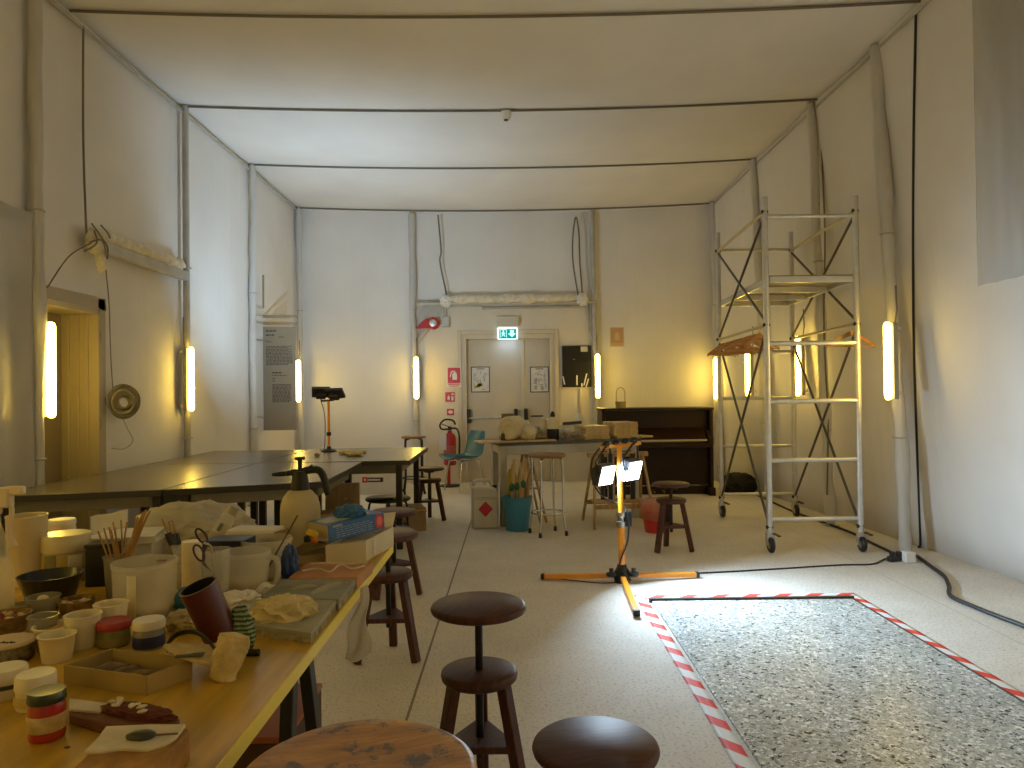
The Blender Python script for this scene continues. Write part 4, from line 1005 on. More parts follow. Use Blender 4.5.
p = onb(503, .08); t = thing('small_bottle', 'small dark bottle at the left corner of the workbench behind the roll', 'bottle', (p.x, p.y+.02, zb_))
MB().lathe([(0, 0), (.022, 0), (.024, .004), (.024, .055), (.012, .07), (0, .07)], n=18).build('body', m_black, t); MB().lathe([(.012, .07), (.014, .07), (.014, .09), (0, .09)], n=14).build('cap', m_clear, t)
p = onb(553, .15); t = thing('glue_bottle', 'white bottle with black nozzle and dark lower half on the workbench', 'bottle', p)
MB().lathe([(0, 0), (.055, 0), (.06, .006), (.06, .115), (0, .115)], n=26).build('dark_band', m_black, t)
MB().lathe([(.058, .115), (.058, .18), (.045, .215), (.022, .235), (0, .235)], n=26).build('body', m_cream, t)
MB().lathe([(.024, .235), (.026, .26), (.02, .27), (.012, .29), (0, .29)], n=18).build('nozzle', m_black, t)
p = onb(545, .32); t = thing('cream_bottle', 'short cream bottle beside the white glue bottle on the workbench', 'bottle', p)
MB().lathe([(0, 0), (.05, 0), (.055, .006), (.055, .13), (.03, .17), (.03, .2), (0, .2)], n=24).build('body', m_cream, t); MB().lathe([(.033, .2), (.035, .205), (.035, .23), (0, .23)], n=18).build('cap', m_white, t)
p = onb(572, .12); t = thing('plastic_bag', 'clear bag of brown scraps with a black zip on the workbench', 'bag', p, ang)
MB().blob((0, .05, .075), (.27, .2, .18), 41, .22, 1.4, 4, floor=0).build('bag', m_clear, t)
mb = MB(); rnd = random.Random(9)
for i in range(14): mb.blob((rnd.uniform(-.08, .08), .02+rnd.uniform(-.02, .06), .03+rnd.uniform(0, .05)), (.045, .04, .035), i, .2, 1.3, 2, ridge=False)
o = mb.build('scraps', mat('brown_scraps', (.34, .2, .08), .7, var=.4, vscale=30), t); o['kind'] = 'stuff'
MB().bar((-.10, -.02, .165), (.10, -.02, .175), .03, .03).build('zip', m_black, t, bev=.004)
p = onb(537, .38); t = solo(MB().blob((0, 0, .055), (.24, .2, .15), 44, .35, 1.8, 4, floor=0), 'crumpled_paper', mat('grey_crumpled_paper', (.42, .37, .27), .8, var=.3, vscale=14), 'grey heap of crumpled paper between the roll and the glue bottle', 'paper', p)
p = onb(527, .5); t = thing('spray_can', 'blue capped can standing behind the paper heap on the workbench', 'can', p)
MB().lathe([(0, 0), (.03, 0), (.032, .004), (.032, .14), (.028, .15), (0, .15)], n=20).build('body', mat('blue_can', (.05, .09, .2), .4), t); MB().lathe([(.027, .15), (.027, .19), (.02, .195), (0, .195)], n=18).build('cap', m_white, t)
p = onb(562, .36); solo(MB().blob((0, 0, .05), (.15, .12, .14), 46, .35, 1.9, 4, floor=0), 'white_rag', m_paper, 'crumpled white rag between the glue bottle and the bag of scraps', 'rag', p)
p = onb(541, .13); t = thing('tool_tray', 'small dark tray in front of the paper heap on the workbench', 'tray', p, ang)
MB().box((0, 0, .012), (.11, .07, .022)).build('tray', m_black, t, bev=.003); MB().tube([(-.06, 0, .03), (.07, .01, .034)], .008, 8).build('brown_handle', m_wood, t)
# wood blanks stacked at the right of the bench
rnd = random.Random(12); k_ = 0
for col, (pxc, v) in enumerate(((592, .2), (621, .25))):
    p = onb(pxc, v)
    n_ = 5 if col == 0 else 6
    for i in range(n_):
        o = MB().box((0, 0, .0135), (.27, .30, .026)).build('wood_blank', m_wood2, bev=.002) if k_ == 0 else w0.copy()
        if k_: COL.objects.link(o)
        else: w0 = o
        k_ += 1
        o.location = (p.x+rnd.uniform(-.012, .012), p.y+rnd.uniform(-.012, .012), bz+.0005+i*.0275); o.rotation_euler = (0, 0, ang+rnd.uniform(-.06, .06))
        tag(o, 'flat pale wood blank in the %s stack on the workbench, %s' % (('left', 'right')[col], ('lowest of its stack', 'second from the bottom', 'third from the bottom', 'fourth from the bottom', 'fifth from the bottom', 'topmost of its stack')[i] if not (col == 0 and i == 4) else 'topmost of its stack'), 'wood block', 'stacked wood blanks on the workbench')
p = onb(639, .2); solo(MB().box((0, 0, .01), (.16, .26, .018)), 'wood_offcut', m_wood2, 'loose pale wood offcut at the right corner of the workbench', 'wood block', (p.x, p.y, bz+.0005), ang+.3, bev=.002)
p = onb(583, .3); solo(MB().prism([(-.05, 0), (.05, 0), (.01, .1), (-.02, .12)], -.06, .06, Matrix.Rotation(PI/2, 4, 'X')), 'paper_cone', m_paper, 'small pale folded paper standing on the left wood stack', 'paper', (p.x-.03, p.y, bz+.14), ang)

# ------------------------------------------------------------------ around and under the bench
p = G(517.5, 532); t = thing('bucket', 'turquoise bucket full of sticks under the left end of the workbench', 'bucket', (p.x, p.y+.1, 0))
mbq = mat('turquoise_plastic', (.05, .23, .38), .4)
MB().lathe([(0, 0), (.10, 0), (.106, .006), (.138, .30), (.146, .305), (.146, .318), (.136, .318), (.13, .30), (.1, .012), (0, .01)], n=40, cap1=False, cap0=False).build('body', mbq, t)
rnd = random.Random(2)
for i in range(16):
    a_ = rnd.uniform(0, 6.28); b_ = rnd.uniform(0, 6.28); h_ = rnd.uniform(.45, .74)
    x0_, y0_ = .05*math.cos(a_), .05*math.sin(a_); x1_, y1_ = .05+.10*math.cos(b_), .08*math.sin(b_)
    solo(MB().bar((x0_, y0_, .02), (x1_*.9, y1_*.9, h_), .016+rnd.uniform(0, .01), .012), 'wooden_stick', m_wood2, 'pale wooden stick standing in the turquoise bucket', 'stick', (p.x, p.y+.1, 0), group='wooden sticks in the turquoise bucket', bev=.002)
for i, (dx, z) in enumerate(((.0, .42), (.06, .44), (-.05, .41))):
    tt = thing('hand_tool', ('middle', 'right', 'left')[i]+' green gripped tool standing in the turquoise bucket', 'tool', (p.x+dx, p.y+.03, 0))
    MB().tube([(-dx*.5, .07, .015), (0, 0, z-.03)], .007, 8).build('shaft', m_steel, tt)
    MB().blob((0, 0, z), (.05, .05, .08), i, .1, 1, 2, ridge=False).build('grip', mat('green_rubber', (.02, .12, .07), .5), tt)
p = G(489, 527); t = thing('jerrycan', 'white jerrycan with a red hazard diamond left of the turquoise bucket', 'canister', (p.x-.04, p.y-.0, 0), .12)
mj = mat('milky_canister', (.58, .54, .44), .4, var=.06)
MB().prism([(-.125, 0), (.125, 0), (.125, .33), (.10, .385), (-.03, .40), (-.125, .40)], -.11, .11, Matrix(((1, 0, 0, 0), (0, 0, -1, 0), (0, 1, 0, 0), (0, 0, 0, 1)))).build('body', mj, t, bev=.02, seg=3)
MB().tube(smooth_path([(-.10, 0, .39), (-.10, 0, .44), (-.05, 0, .452), (.03, 0, .45), (.06, 0, .43), (.07, 0, .385)]), .018, 10).build('handle', mj, t)
MB().lathe([(0, .0), (.025, 0), (.027, .03), (0, .03)], (.095, 0, .375), 16).build('cap', m_black, t)
dz = .19; mb = flat(MB(), [(0.0, dz-.075), (.07, dz), (0, dz+.075), (-.07, dz)], -.1105); mb.build('hazard_diamond', m_sred, t, smooth=False)
mb = MB(); rect(mb, 0, .30, .2, .004, -.1105); rect(mb, 0, .285, .2, .004, -.1105); mb.build('moulded_line', mat('grey_print', (0, 0, 0)), t, smooth=False)
p = G(512, 500); solo(MB().blob((0, 0, .26), (.17, .12, .54), 51, .12, 1.2, 4, floor=0), 'yellow_bag', mat('yellow_plastic_bag', (.50, .36, .03), .5, var=.2, vscale=12), 'yellow bag standing under the left of the workbench behind the bucket', 'bag', (bl.x+.095, bl.y+.22, 0), ang)
# easel of thin laths behind the bucket
Ye = 7.35; t = thing('wooden_easel', 'wooden tripod easel folded behind the turquoise bucket', 'easel', (AY(527, 500, Ye).x, Ye, 0))
for (x, y, x2) in ((-.16, -.08, -.02), (.19, -.08, .02), (.02, .22, 0), (.13, -.04, -.03)): MB().bar((x, y, 0), (x2, .03, .76), .028, .018).build('leg', m_wood, t, bev=.002)
MB().bar((-.09, -.05, .34), (.11, -.05, .34), .03, .018).build('crossbar', m_wood, t, bev=.002)
MB().box((0, .03, .755), (.12, .08, .03)).build('head', m_wood, t, bev=.003)
p = G(660, 541); t = thing('bucket', 'red bucket lined with a clear bag behind the dark stool', 'bucket', (AY(657, 530, 6.7).x, 6.75, 0))
MB().lathe([(0, 0), (.095, 0), (.1, .006), (.13, .19), (.138, .195), (.138, .205), (.125, .205), (.095, .012), (0, .01)], n=36, cap0=False, cap1=False).build('body', mat('red_plastic', (.55, .03, .03), .4), t)
mbb = MB().lathe([(.128, .12), (.141, .19), (.142, .21), (.13, .25), (.142, .285), (.12, .30)], n=36, cap0=False, cap1=False)
for v in mbb.bm.verts: v.co += Vector((noise.noise(v.co*18), noise.noise(v.co*18+Vector((5, 0, 0))), noise.noise(v.co*14+Vector((0, 9, 0)))*.8))*.016
mbb.build('bag_liner', mat('pinkish_clear_bag', (.62, .30, .24), .35, trans=.35), t)
# trestle with things under the right end of the bench
Yt = 7.05
def trestle(label, c, rz, w, h, dpt, m, mtop=None):
    t = thing('trestle', label, 'trestle', c, rz)
    MB().box((0, 0, h-.02), (w, .06, .045)).build('beam', m, t, bev=.003)
    for sx_ in (-1, 1):
        for sy_ in (-1, 1):
            MB().bar((sx_*(w/2-.06), sy_*.03, h-.03), (sx_*(w/2), sy_*dpt/2, .003), .035, .022, (1, 0, 0)).build('leg', m, t, bev=.002)
    for sy_ in (-1, 1): MB().bar((-w/2+.03, sy_*dpt*.33, h*.28), (w/2-.03, sy_*dpt*.33, h*.28), .02, .04).build('rail', m, t, bev=.002)
    return t
trestle('pale wooden trestle under the right end of the workbench behind the floor lamp', (AY(620, 500, Yt).x, Yt+.12, 0), .12, .60, .70, .52, m_wood)
ty = Yt+.12
t = thing('wooden_shelf_board', 'pale slatted board lying across the trestle rails behind the floor lamp', 'board', (AY(620, 500, Yt).x, ty, .218), .12)
for k in range(3): MB().box((0, -.09+.09*k, .008), (.52, .07, .014)).build('slat', m_wood, t, bev=.002)
for i, (px, wd) in enumerate(((601, .035), (609, .04), (622, .035), (631, .045))):
    x = AY(px, 450, ty).x
    solo(MB().bar((x, ty-.07, .25), (x+.005, ty-.055, .69), wd, .025), 'dark_clamp', m_blackmetal, ('leftmost', 'second', 'third', 'rightmost')[i]+' of the dark clamps hanging on the trestle behind the lamp', 'clamp', group='dark clamps on the trestle')

# teal shell chair
p = G(470, 486); Yc = 9.75; cx = AY(466, 470, Yc).x
t = thing('shell_chair', 'teal plastic shell chair with chrome legs facing left beside the fire extinguisher', 'chair', (cx, Yc, 0), .62)
mtl = mat('teal_shell', (.006, .13, .22), .35)
prof = smooth_path([(-.30, 0, .425), (-.27, 0, .45), (-.1, 0, .435), (.05, 0, .425), (.12, 0, .46), (.16, 0, .55), (.20, 0, .68), (.235, 0, .79)], 5)
wd_ = [.20, .22, .23, .22, .215, .21, .20, .17]
def shell(u, v):
    i = u*(len(prof)-1); k = min(int(i), len(prof)-2); q = prof[k].lerp(prof[k+1], i-k)
    j = u*7; kk = min(int(j), 6); w = wd_[kk]+(wd_[kk+1]-wd_[kk])*(j-kk)
    s_ = 2*v-1; back = max(0, (u-.5)*2)
    return Vector((q.x-.05*s_*s_*back, s_*w, q.z+.045*s_*s_*(1-back)))
MB().sheet(shell, 36, 16).build('shell', mtl, t, solid=.008, ang=60)
for sy_ in (-1, 1):
    MB().tube(smooth_path([(-.22, sy_*.2, .0), (-.17, sy_*.17, .34), (-.14, sy_*.15, .40), (0, sy_*.14, .405), (.08, sy_*.15, .40), (.11, sy_*.17, .34), (.2, sy_*.2, 0)], 6), .011, 10).build('leg_frame', m_chrome, t)
MB().tube([(-.1, -.15, .405), (-.1, .15, .405)], .01, 8).build('cross_tube', m_chrome, t)
# fire extinguisher on its stand
Yx = 10.2; cx = AY(450, 450, Yx).x
t = thing('fire_extinguisher', 'red fire extinguisher on a stand left of the double door', 'extinguisher', (cx, Yx, 0))
zb_ = AY(450, 465, Yx).z
MB().lathe([(0, zb_), (.07, zb_), (.082, zb_+.015), (.085, zb_+.03), (.085, zb_+.36), (.075, zb_+.41), (.045, zb_+.44), (.03, zb_+.45), (.03, zb_+.48), (0, zb_+.48)], n=32).build('cylinder', m_red, t)
MB().box((.0, 0, zb_+.51), (.05, .05, .05)).build('valve', m_blackmetal, t, bev=.006)
MB().bar((0, 0, zb_+.53), (-.11, -.02, zb_+.57), .02, .012).build('lever', m_blackmetal, t, bev=.003)
MB().tube(smooth_path([(.02, 0, zb_+.51), (.10, -.02, zb_+.50), (.135, -.03, zb_+.38), (.13, -.03, zb_+.15), (.10, -.02, zb_+.06)]), .013, 10).build('hose', m_black, t)
MB().tube(smooth_path([(-.02, 0, zb_+.50), (-.11, 0, zb_+.50), (-.135, 0, zb_+.56), (-.07, 0, zb_+.63), (.04, 0, zb_+.62), (.08, 0, zb_+.56)]), .013, 10).build('stand_hoop', m_blackmetal, t)
c_ = MB().box((-.09, -.09, zb_+.33), (.10, .006, .23), .2).build('tag', m_swhite, t)
MB().tube([(-.02, .0, .02), (-.02, 0, zb_+.02)], .025, 12).build('stand_post', m_red, t)
MB().lathe([(0, 0), (.14, 0), (.15, .006), (.14, .02), (.03, .03), (0, .03)], n=32).build('stand_base', m_blackmetal, t)
mb = MB(); mb.lathe([(.0855, zb_+.14), (.0865, zb_+.145), (.0865, zb_+.27), (.0855, zb_+.275)], n=32, cap0=False, cap1=False); mb.build('label_band', mat('extinguisher_label', (.42, .10, .08), .5), t)

# coil of cable and hanging lead on the left wall
p = AX(115, 402, XL+.06); t = thing('cable_coil', 'coil of grey cable hung on the left wall beside the doorway', 'cable', p+Vector((.07, 0, 0)), -.85)
rnd = random.Random(8)
for k in range(22):
    R_ = .040+.068*rnd.random(); oy, oz = rnd.uniform(-.012, .012), rnd.uniform(-.014, .014); ph = rnd.uniform(0, 6)
    MB().tube([Vector((rnd.uniform(-.001, .001)+.05*(k/21-.5)+.006*math.sin(a_*2+ph), oy+R_*math.cos(a_), oz+R_*1.15*math.sin(a_))) for a_ in [i*2*PI/28 for i in range(28)]], .007, 8, closed=True).build('turn', m_greycable if k % 4 else mat('pale_grey_cable', (.30, .28, .23), .5), t)
MB().tube(smooth_path([(0, -.03, -.08), (.0, .02, -.2), (0, .06, -.30), (0, .0, -.36), (0, -.09, -.35)]), .004, 6).build('loose_end', mat('pale_grey_cable', (0, 0, 0)), t)
a_, b_ = AX(105, 262, XL+.05), AX(113, 392, XL+.04)
cable('hanging_cable', smooth_path([a_, a_.lerp(b_, .3)+Vector((0, .02, 0)), a_.lerp(b_, .7), b_]), .005, 'thin cord hanging from the left rail down to the coil of cable')
p = AX(103.5, 308, XL+.02); solo(MB().blob((0, 0, 0), (.035, .045, .085), 1, .08, 1, 2, ridge=False), 'rocker_switch', m_black, 'small black switch hanging beside the top of the left doorway', 'switch', p)
# plastic curtain near the doorway and net panel on the right wall
def cur(u, v):
    y = 3.1+1.54*u; return Vector((-3.052+.016*math.sin(u*26)+.012*noise.noise(Vector((u*7, v*2, 0))), y, .03+2.45*v))
solo(MB().sheet(cur, 70, 12), 'plastic_curtain', m_sheetp, 'translucent plastic curtain hanging left of the doorway', 'curtain', solid=.002)
m_net = mat('grey_netting', (.56, .54, .51), .8, trans=.55)
def net(u, v):
    y = 3.5+1.03*u; z = 1.92+2.05*v; return Vector((2.88+.008*math.sin(u*40), y, z))
solo(MB().sheet(net, 60, 10), 'net_curtain', m_net, 'grey net hanging high on the right wall at the edge of the photo', 'curtain', solid=.002)

# ------------------------------------------------------------------ yellow work table
ZT = .75
m_ply = mat('yellow_varnished_ply', (.60, .37, .035), .32, var=.3, vscale=3.5, stretch=(6, .7, 1), bump=.04)
m_yedge = mat('yellow_painted_edge', (.82, .64, .02), .4)
tx1 = G(215, 768, ZT).x; ty1 = G(393, 544.5, ZT).y; tx0, ty0 = tx1-1.32, .28
t = thing('yellow_table', 'long yellow topped work table crowded with art materials', 'table', ((tx0+tx1)/2, (ty0+ty1)/2, 0))
W_, D_ = tx1-tx0, ty1-ty0
MB().box((0, 0, ZT-.014), (W_, D_, .028)).build('tabletop', m_ply, t, bev=.0015)
mb = MB(); mb.box((W_/2+.002, 0, ZT-.014), (.004, D_+.004, .0285)); mb.box((0, D_/2+.002, ZT-.014), (W_, .004, .0285)); mb.box((0, -D_/2-.002, ZT-.014), (W_, .004, .0285))
mb.build('painted_edge', m_yedge, t)
for yy, lab in ((1.80, 'black A shaped trestle under the yellow table'),):
    tt = thing('table_trestle', lab, 'trestle', ((tx0+tx1)/2, yy, 0))
    MB().box((0, 0, ZT-.055), (W_-.10, .05, .05)).build('beam', m_blackmetal, tt, bev=.003)
    for sx_ in (-1, 1):
        for sy_ in (-1, 1):
            MB().bar((sx_*(W_/2-.09), sy_*.05, ZT-.06), (sx_*(W_/2-.07), sy_*.22, .002), .042, .03, (1, 0, 0)).build('leg', m_blackmetal, tt, bev=.003)
        MB().bar((sx_*(W_/2-.078), -.16, .25), (sx_*(W_/2-.078), .16, .25), .02, .03).build('stretcher', m_blackmetal, tt)
p = Vector((-.78, 2.12, 0)); t = thing('wooden_box', 'dark brown box with an orange red top on the floor under the yellow table', 'box', p)
MB().box((0, 0, .19), (.34, .36, .38)).build('body', mat('dark_brown_box', (.07, .028, .015), .6), t, bev=.004)
MB().box((0, 0, .389), (.345, .365, .016)).build('lid', mat('orange_red_lid', (.36, .09, .03), .5), t, bev=.003)

def spot(px, by, w, ty, z=ZT):
    p = G(px, by, z); Y = p.y
    ct = F/math.hypot(F, px-512)
    for _ in range(4):
        r = w/2*Y/F*ct; Y = p.y+r
    x = AY(px, by, Y).x; x = AY(px, (by+ty)/2, Y).x
    return Vector((x, Y, z+.0004)), r, AY(px, ty, Y).z-z
def cup_mesh(r, h, taper=.72, wall=.0022, rim=.0018):
    rb = r*taper
    return MB().lathe([(0, 0), (rb, 0), (r-rim*.3, h-.003), (r+rim, h-.002), (r+rim, h), (r-wall, h), (rb-wall, .003), (0, .003)], n=40)
m_cupp = mat('cream_paper_cup', (.74, .66, .44), .6)
def paper_cup(px, by, w, ty, label, content=None, cfill=.8):
    c, r, h = spot(px, by, w, ty); t = thing('paper_cup', label, 'cup', c, 0, 'paper cups on the yellow table')
    cup_mesh(r, h, .8).build('cup', m_cupp, t, ang=60)
    if content: MB().lathe([(0, h*cfill-.004), (r*(.8+.2*cfill)-.004, h*cfill-.004), (r*(.8+.2*cfill)-.004, h*cfill), (0, h*cfill+.002)], n=32).build('contents', content, t)
    return t
m_pow = mat('orange_cream_powder', (.60, .42, .12), .9, var=.35, vscale=60)
paper_cup(57, 666, 39, 634, 'cream paper cup nearest the camera, standing in front of another cup by the cardboard tray')
paper_cup(53, 655, 41, 625, 'cream paper cup with orange powder, directly behind the nearest paper cup', m_pow)
paper_cup(83, 652, 38, 614, 'tallest cream paper cup left of the red lidded jar')
paper_cup(111, 640, 35, 603, 'cream paper cup with brown residue in front of the measuring pail', m_pow, .72)

def jar(px, by, w, ty, label, body, lidm, lid_h=.02, content=None, cfill=(0, .5), band=None, name='jar', lid_w=1.0, group=None, cat='jar'):
    c, r, h = spot(px, by, w, ty); t = thing(name, label, cat, c, 0, group); hb = h-lid_h
    rl_ = r*lid_w
    MB().lathe([(0, 0), (r*.93, 0), (r, .006), (r, hb-.012), (r*.93, hb), (0, hb)], n=40).build('body', body, t)
    MB().lathe([(0, hb), (rl_, hb), (rl_+.001, hb+.003), (rl_, h-.004), (rl_*.95, h), (0, h-.001)], n=40).build('lid', lidm, t)
    if content: MB().lathe([(r+.0004, hb*cfill[0]+.004), (r+.0008, hb*cfill[0]+.006), (r+.0008, hb*cfill[1]), (r+.0004, hb*cfill[1]+.002)], n=40, cap0=False, cap1=False).build('contents', content, t)
    if band: MB().lathe([(r+.0006, hb*band[1]), (r+.0014, hb*band[1]+.001), (r+.0014, hb*band[2]), (r+.0006, hb*band[2]+.001)], n=40, cap0=False, cap1=False).build('label_band', band[0], t)
    return t
m_redc = mat('red_sauce', (.38, .022, .015), .18, coat=.6); m_gl = mat('dark_green_lid', (.018, .035, .022), .3, coat=.4)
m_lab = mat('speckled_cream_label', (.60, .48, .24), .6, col2=(.42, .26, .08), vscale=45)
jar(47, 745, 40, 690, 'red jar with dark green lid and patterned cream label on the yellow table', m_redc, m_gl, .017, band=(m_lab, .26, .68), lid_w=1.0)
m_wjar = mat('white_glaze_tub', (.64, .56, .36), .4, var=.05); m_wlid = mat('white_tub_lid', (.74, .68, .54), .38)
jar(36, 714, 43, 673, 'small white tub with a plain white lid directly behind the red jar', m_wjar, m_wlid, .026, band=(mat('pale_label', (.58, .44, .14), .6), .25, .75), name='plastic_tub', cat='tub')
jar(6, 704, 46, 667, 'white lidded tub with a dark band at the left edge', m_wjar, m_wlid, .024, band=(mat('dark_band', (.05, .055, .04), .6), .72, .95), name='plastic_tub', cat='tub')
t = jar(8, 669, 56, 640, 'round tub with pale printed lid at the left edge', mat('black_patterned_tub', (.03, .028, .022), .5, col2=(.22, .19, .11), vscale=70), mat('pale_tan_lid', (.62, .48, .27), .45), .007, name='plastic_tub', cat='tub', lid_w=1.03)
c, r, h = spot(8, 669, 56, 640); rnd = random.Random(6); mb = MB()
for i in range(5): mb.tube(smooth_path([(-.01+.008*i, -.022, h+.0006), (-.006+.008*i, -.016+.004*(i % 2), h+.0006), (-.004+.008*i, -.022, h+.0006)], 4), .0009, 5)
mb.build('printed_script', m_ink, t)
jar(114, 650, 34, 620, 'glass jar with a red lid and green contents beside the cardboard tray', mat('greenish_glass_jar', (.22, .22, .07), .15, coat=.5), mat('red_lid', (.40, .035, .03), .4), .017, content=mat('olive_contents', (.30, .24, .07), .5), cfill=(0, .5), lid_w=1.04)
jar(149, 652, 33, 619, 'glass jar with a white lid and blue contents behind the cardboard tray', mat('greyish_glass_jar', (.28, .27, .24), .15, coat=.5), m_wlid, .018, content=mat('blue_pigment', (.012, .018, .10), .5), cfill=(.0, .62), lid_w=1.02)

# cardboard tray with stones
hT = .036
q0, q1, q2 = G(64.5, 684, ZT), G(147, 696, ZT), G(192, 677, ZT); q3 = q0+(q2-q1)
cx = (q0+q1+q2+q3)/4; t = thing('cardboard_tray', 'open shallow cardboard tray holding brown stones', 'tray', (cx.x, cx.y, ZT))
Q = [Vector((q.x-cx.x, q.y-cx.y, 0)) for q in (q0, q1, q2, q3)]
m_tray = mat('yellow_brown_card', (.40, .29, .10), .75, var=.08, vscale=12)
MB().prism([(q.x, q.y) for q in Q], .0004, .003).build('bottom', m_tray, t)
for i in range(4):
    a_, b_ = Q[i], Q[(i+1) % 4]; d_ = (b_-a_).normalized()*.0
    MB().bar((a_.x, a_.y, hT/2+.0004), (b_.x, b_.y, hT/2+.0004), .003, hT).build('side', m_tray, t)
m_stone = mat('brown_stone', (.20, .13, .07), .85, var=.4, vscale=30); m_stone2 = mat('ochre_stone', (.34, .2, .06), .85, var=.3, vscale=30)
for i, (u, v, s_, lab) in enumerate(((.3, .5, .05, 'long brown stone at the left inside the cardboard tray'), (.52, .52, .045, 'grey brown stone in the middle of the cardboard tray'), (.70, .55, .035, 'ochre stone right of the middle in the cardboard tray'), (.84, .6, .038, 'dark brown stone at the right end of the cardboard tray'), (.40, .75, .03, 'small ochre stone at the back of the cardboard tray'))):
    pp = q0+(q1-q0)*u*.9+(q3-q0)*v
    solo(MB().blob((0, 0, s_*.25), (s_*1.3, s_*.8, s_*.5), 60+i, .25, 1.4, 3, floor=0, ridge=False), 'stone', (m_stone, m_stone, m_stone2, m_stone, m_stone2)[i], lab, 'stone', (pp.x, pp.y, ZT+.0035), .4)

# plaster pieces at the front
def slab(name, label, cat, pts, h, m, z0=ZT, jag=0, bev=.002, group=None):
    P = [G(a_, b_, z0+h) for a_, b_ in pts]; c_ = sum(P, Vector())/len(P)
    t = thing(name, label, cat, (c_.x, c_.y, z0+.0004), 0, group)
    poly = []
    for i in range(len(P)):
        a_, b_ = P[i]-c_, P[(i+1) % len(P)]-c_; n_ = 8 if jag else 1
        for k in range(n_):
            q = a_.lerp(b_, k/n_)
            if jag: q = q*(1+jag*noise.noise(Vector((q.x*60, q.y*60, h*9))))
            poly.append((q.x, q.y))
    return t, poly, c_
m_brick = mat('orange_cork_brown', (.42, .21, .05), .85, var=.3, vscale=25, bump=.2); m_plas = mat('white_plaster', (.66, .58, .42), .85, var=.12, vscale=20, bump=.3, bscale=50)
t, poly, c_ = slab('plaster_block', 'orange brown block topped with white plaster and a dark pebble at the front', 'block', [(62, 774), (93, 746), (107, 725.5), (187, 724.5), (190, 728), (172, 746), (140, 774)], .05, m_brick)
MB().prism(poly, 0, .045).build('block', m_brick, t, bev=.003)
P2 = []
for a_, b_ in ((84, 751), (97, 738), (106, 726), (128, 725), (150, 724), (186, 724), (176, 737), (165, 744), (146, 749), (120, 748), (100, 751)):
    q = G(a_, b_, ZT+.05)-c_; P2.append((q.x, q.y))
MB().prism(P2, .044, .050).build('plaster_layer', m_plas, t, bev=.002)
q = G(141, 736, ZT+.053)-c_; MB().blob((q.x, q.y, .0535), (.044, .026, .015), 3, .1, 1.2, 3, ridge=False).build('pebble', mat('dark_olive_pebble', (.045, .045, .03), .35), t)
q0_, q1_ = G(148, 735, ZT+.052)-c_, G(178, 733, ZT+.052)-c_; MB().bar((q0_.x, q0_.y, .051), (q1_.x, q1_.y, .051), .003, .002).build('scratch', m_stone, t)
for (a_, b_) in ((111, 760), (138, 760)):
    q = AY(a_, b_, G(a_, 748, ZT+.05).y-.004)-c_; MB().lathe([(0, -.004), (.003, -.004), (.003, .004), (0, .004)], (q.x, q.y, .022), 10).build('plug_hole', m_ink, t) if 0 else None
t, poly, c_ = slab('mosaic_slab', 'maroon slab with white shell fragments behind the plaster block', 'slab', [(69, 711), (69, 699), (112, 704), (150, 708), (180, 716), (176, 725), (104, 722)], .022, m_brick)
m_mar = mat('maroon_grout', (.13, .025, .012), .8, var=.3, vscale=30, bump=.3)
MB().prism(poly, 0, .018).build('base', mat('red_brown_tile', (.16, .055, .018), .7), t, bev=.003)
P2 = [G(a_, b_, ZT+.022)-c_ for a_, b_ in ((69, 709), (69, 698), (112, 704), (100, 712))]
MB().prism([(q.x, q.y) for q in P2], .0175, .022).build('plaster_layer', m_plas, t, bev=.001)
q = G(138, 713, ZT+.02)-c_; T = Matrix.Translation((q.x, q.y, .021)) @ Matrix.Rotation(-.35, 4, 'Z')
MB().blob((0, 0, 0), (.15, .045, .022), 71, .3, 3.5, 4, T=T).build('grout', m_mar, t)
rnd = random.Random(11)
for i in range(12):
    T2 = T @ Matrix.Translation((rnd.uniform(-.06, .045), rnd.uniform(-.016, .014), .010)) @ Matrix.Rotation(rnd.uniform(0, 3), 4, 'Z')
    MB().blob((0, 0, 0), (.017, .010, .006), i, .15, 1, 2, ridge=False, T=T2).build('shell_fragment', m_plas, t)
p = G(67, 748, ZT); solo(MB().blob((0, 0, .001), (.010, .007, .003), 1, .2, 1, 2, floor=0), 'crumb', m_stone, 'tiny dark crumb on the bare wood right of the red jar', 'crumb', (p.x, p.y, ZT+.0003))

# cluster at the left: baskets, small cups, black bowl
m_wick = mat('cork_brown_basket', (.30, .19, .06), .8, col2=(.16, .09, .03), vscale=55, bump=.4)
def basket(px, by, w, ty, label, seed, dark):
    c, r, h = spot(px, by, w, ty); t = thing('bark_bowl', label, 'bowl', c)
    MB().lathe([(0, 0), (r*.72, 0), (r*.95, h*.75), (r*1.02, h), (r*.94, h), (r*.86, h*.7), (0, h*.68)], n=36).build('bowl', m_wick, t)
    rnd = random.Random(seed); 
    for col in range(2):
        mb = MB()
        for i in range(14):
            a_, rr = rnd.uniform(0, 6.28), rnd.uniform(0, r*.8); mb.blob((rr*math.cos(a_), rr*math.sin(a_), h*.76+rnd.uniform(-.002, .003)), (.014, .011, .009), i, .15, 1, 2, ridge=False)
        o = mb.build('mixed_fragments', (mat('crimson_chips', (.22, .01, .02), .5) if (dark or col) else m_stone2) if col == 0 or dark and col == 0 else mat('pale_chips', (.62, .46, .28), .7), t); o['kind'] = 'stuff'
basket(77, 619, 40, 599, 'small bark coloured bowl of red and pale chips in front of the black bowl', 1, False)
basket(6, 640, 54, 614, 'bark coloured bowl of crimson chips at the left edge behind the printed tub', 2, True)
m_gcup = mat('grey_clear_plastic', (.40, .38, .30), .25, trans=.35)
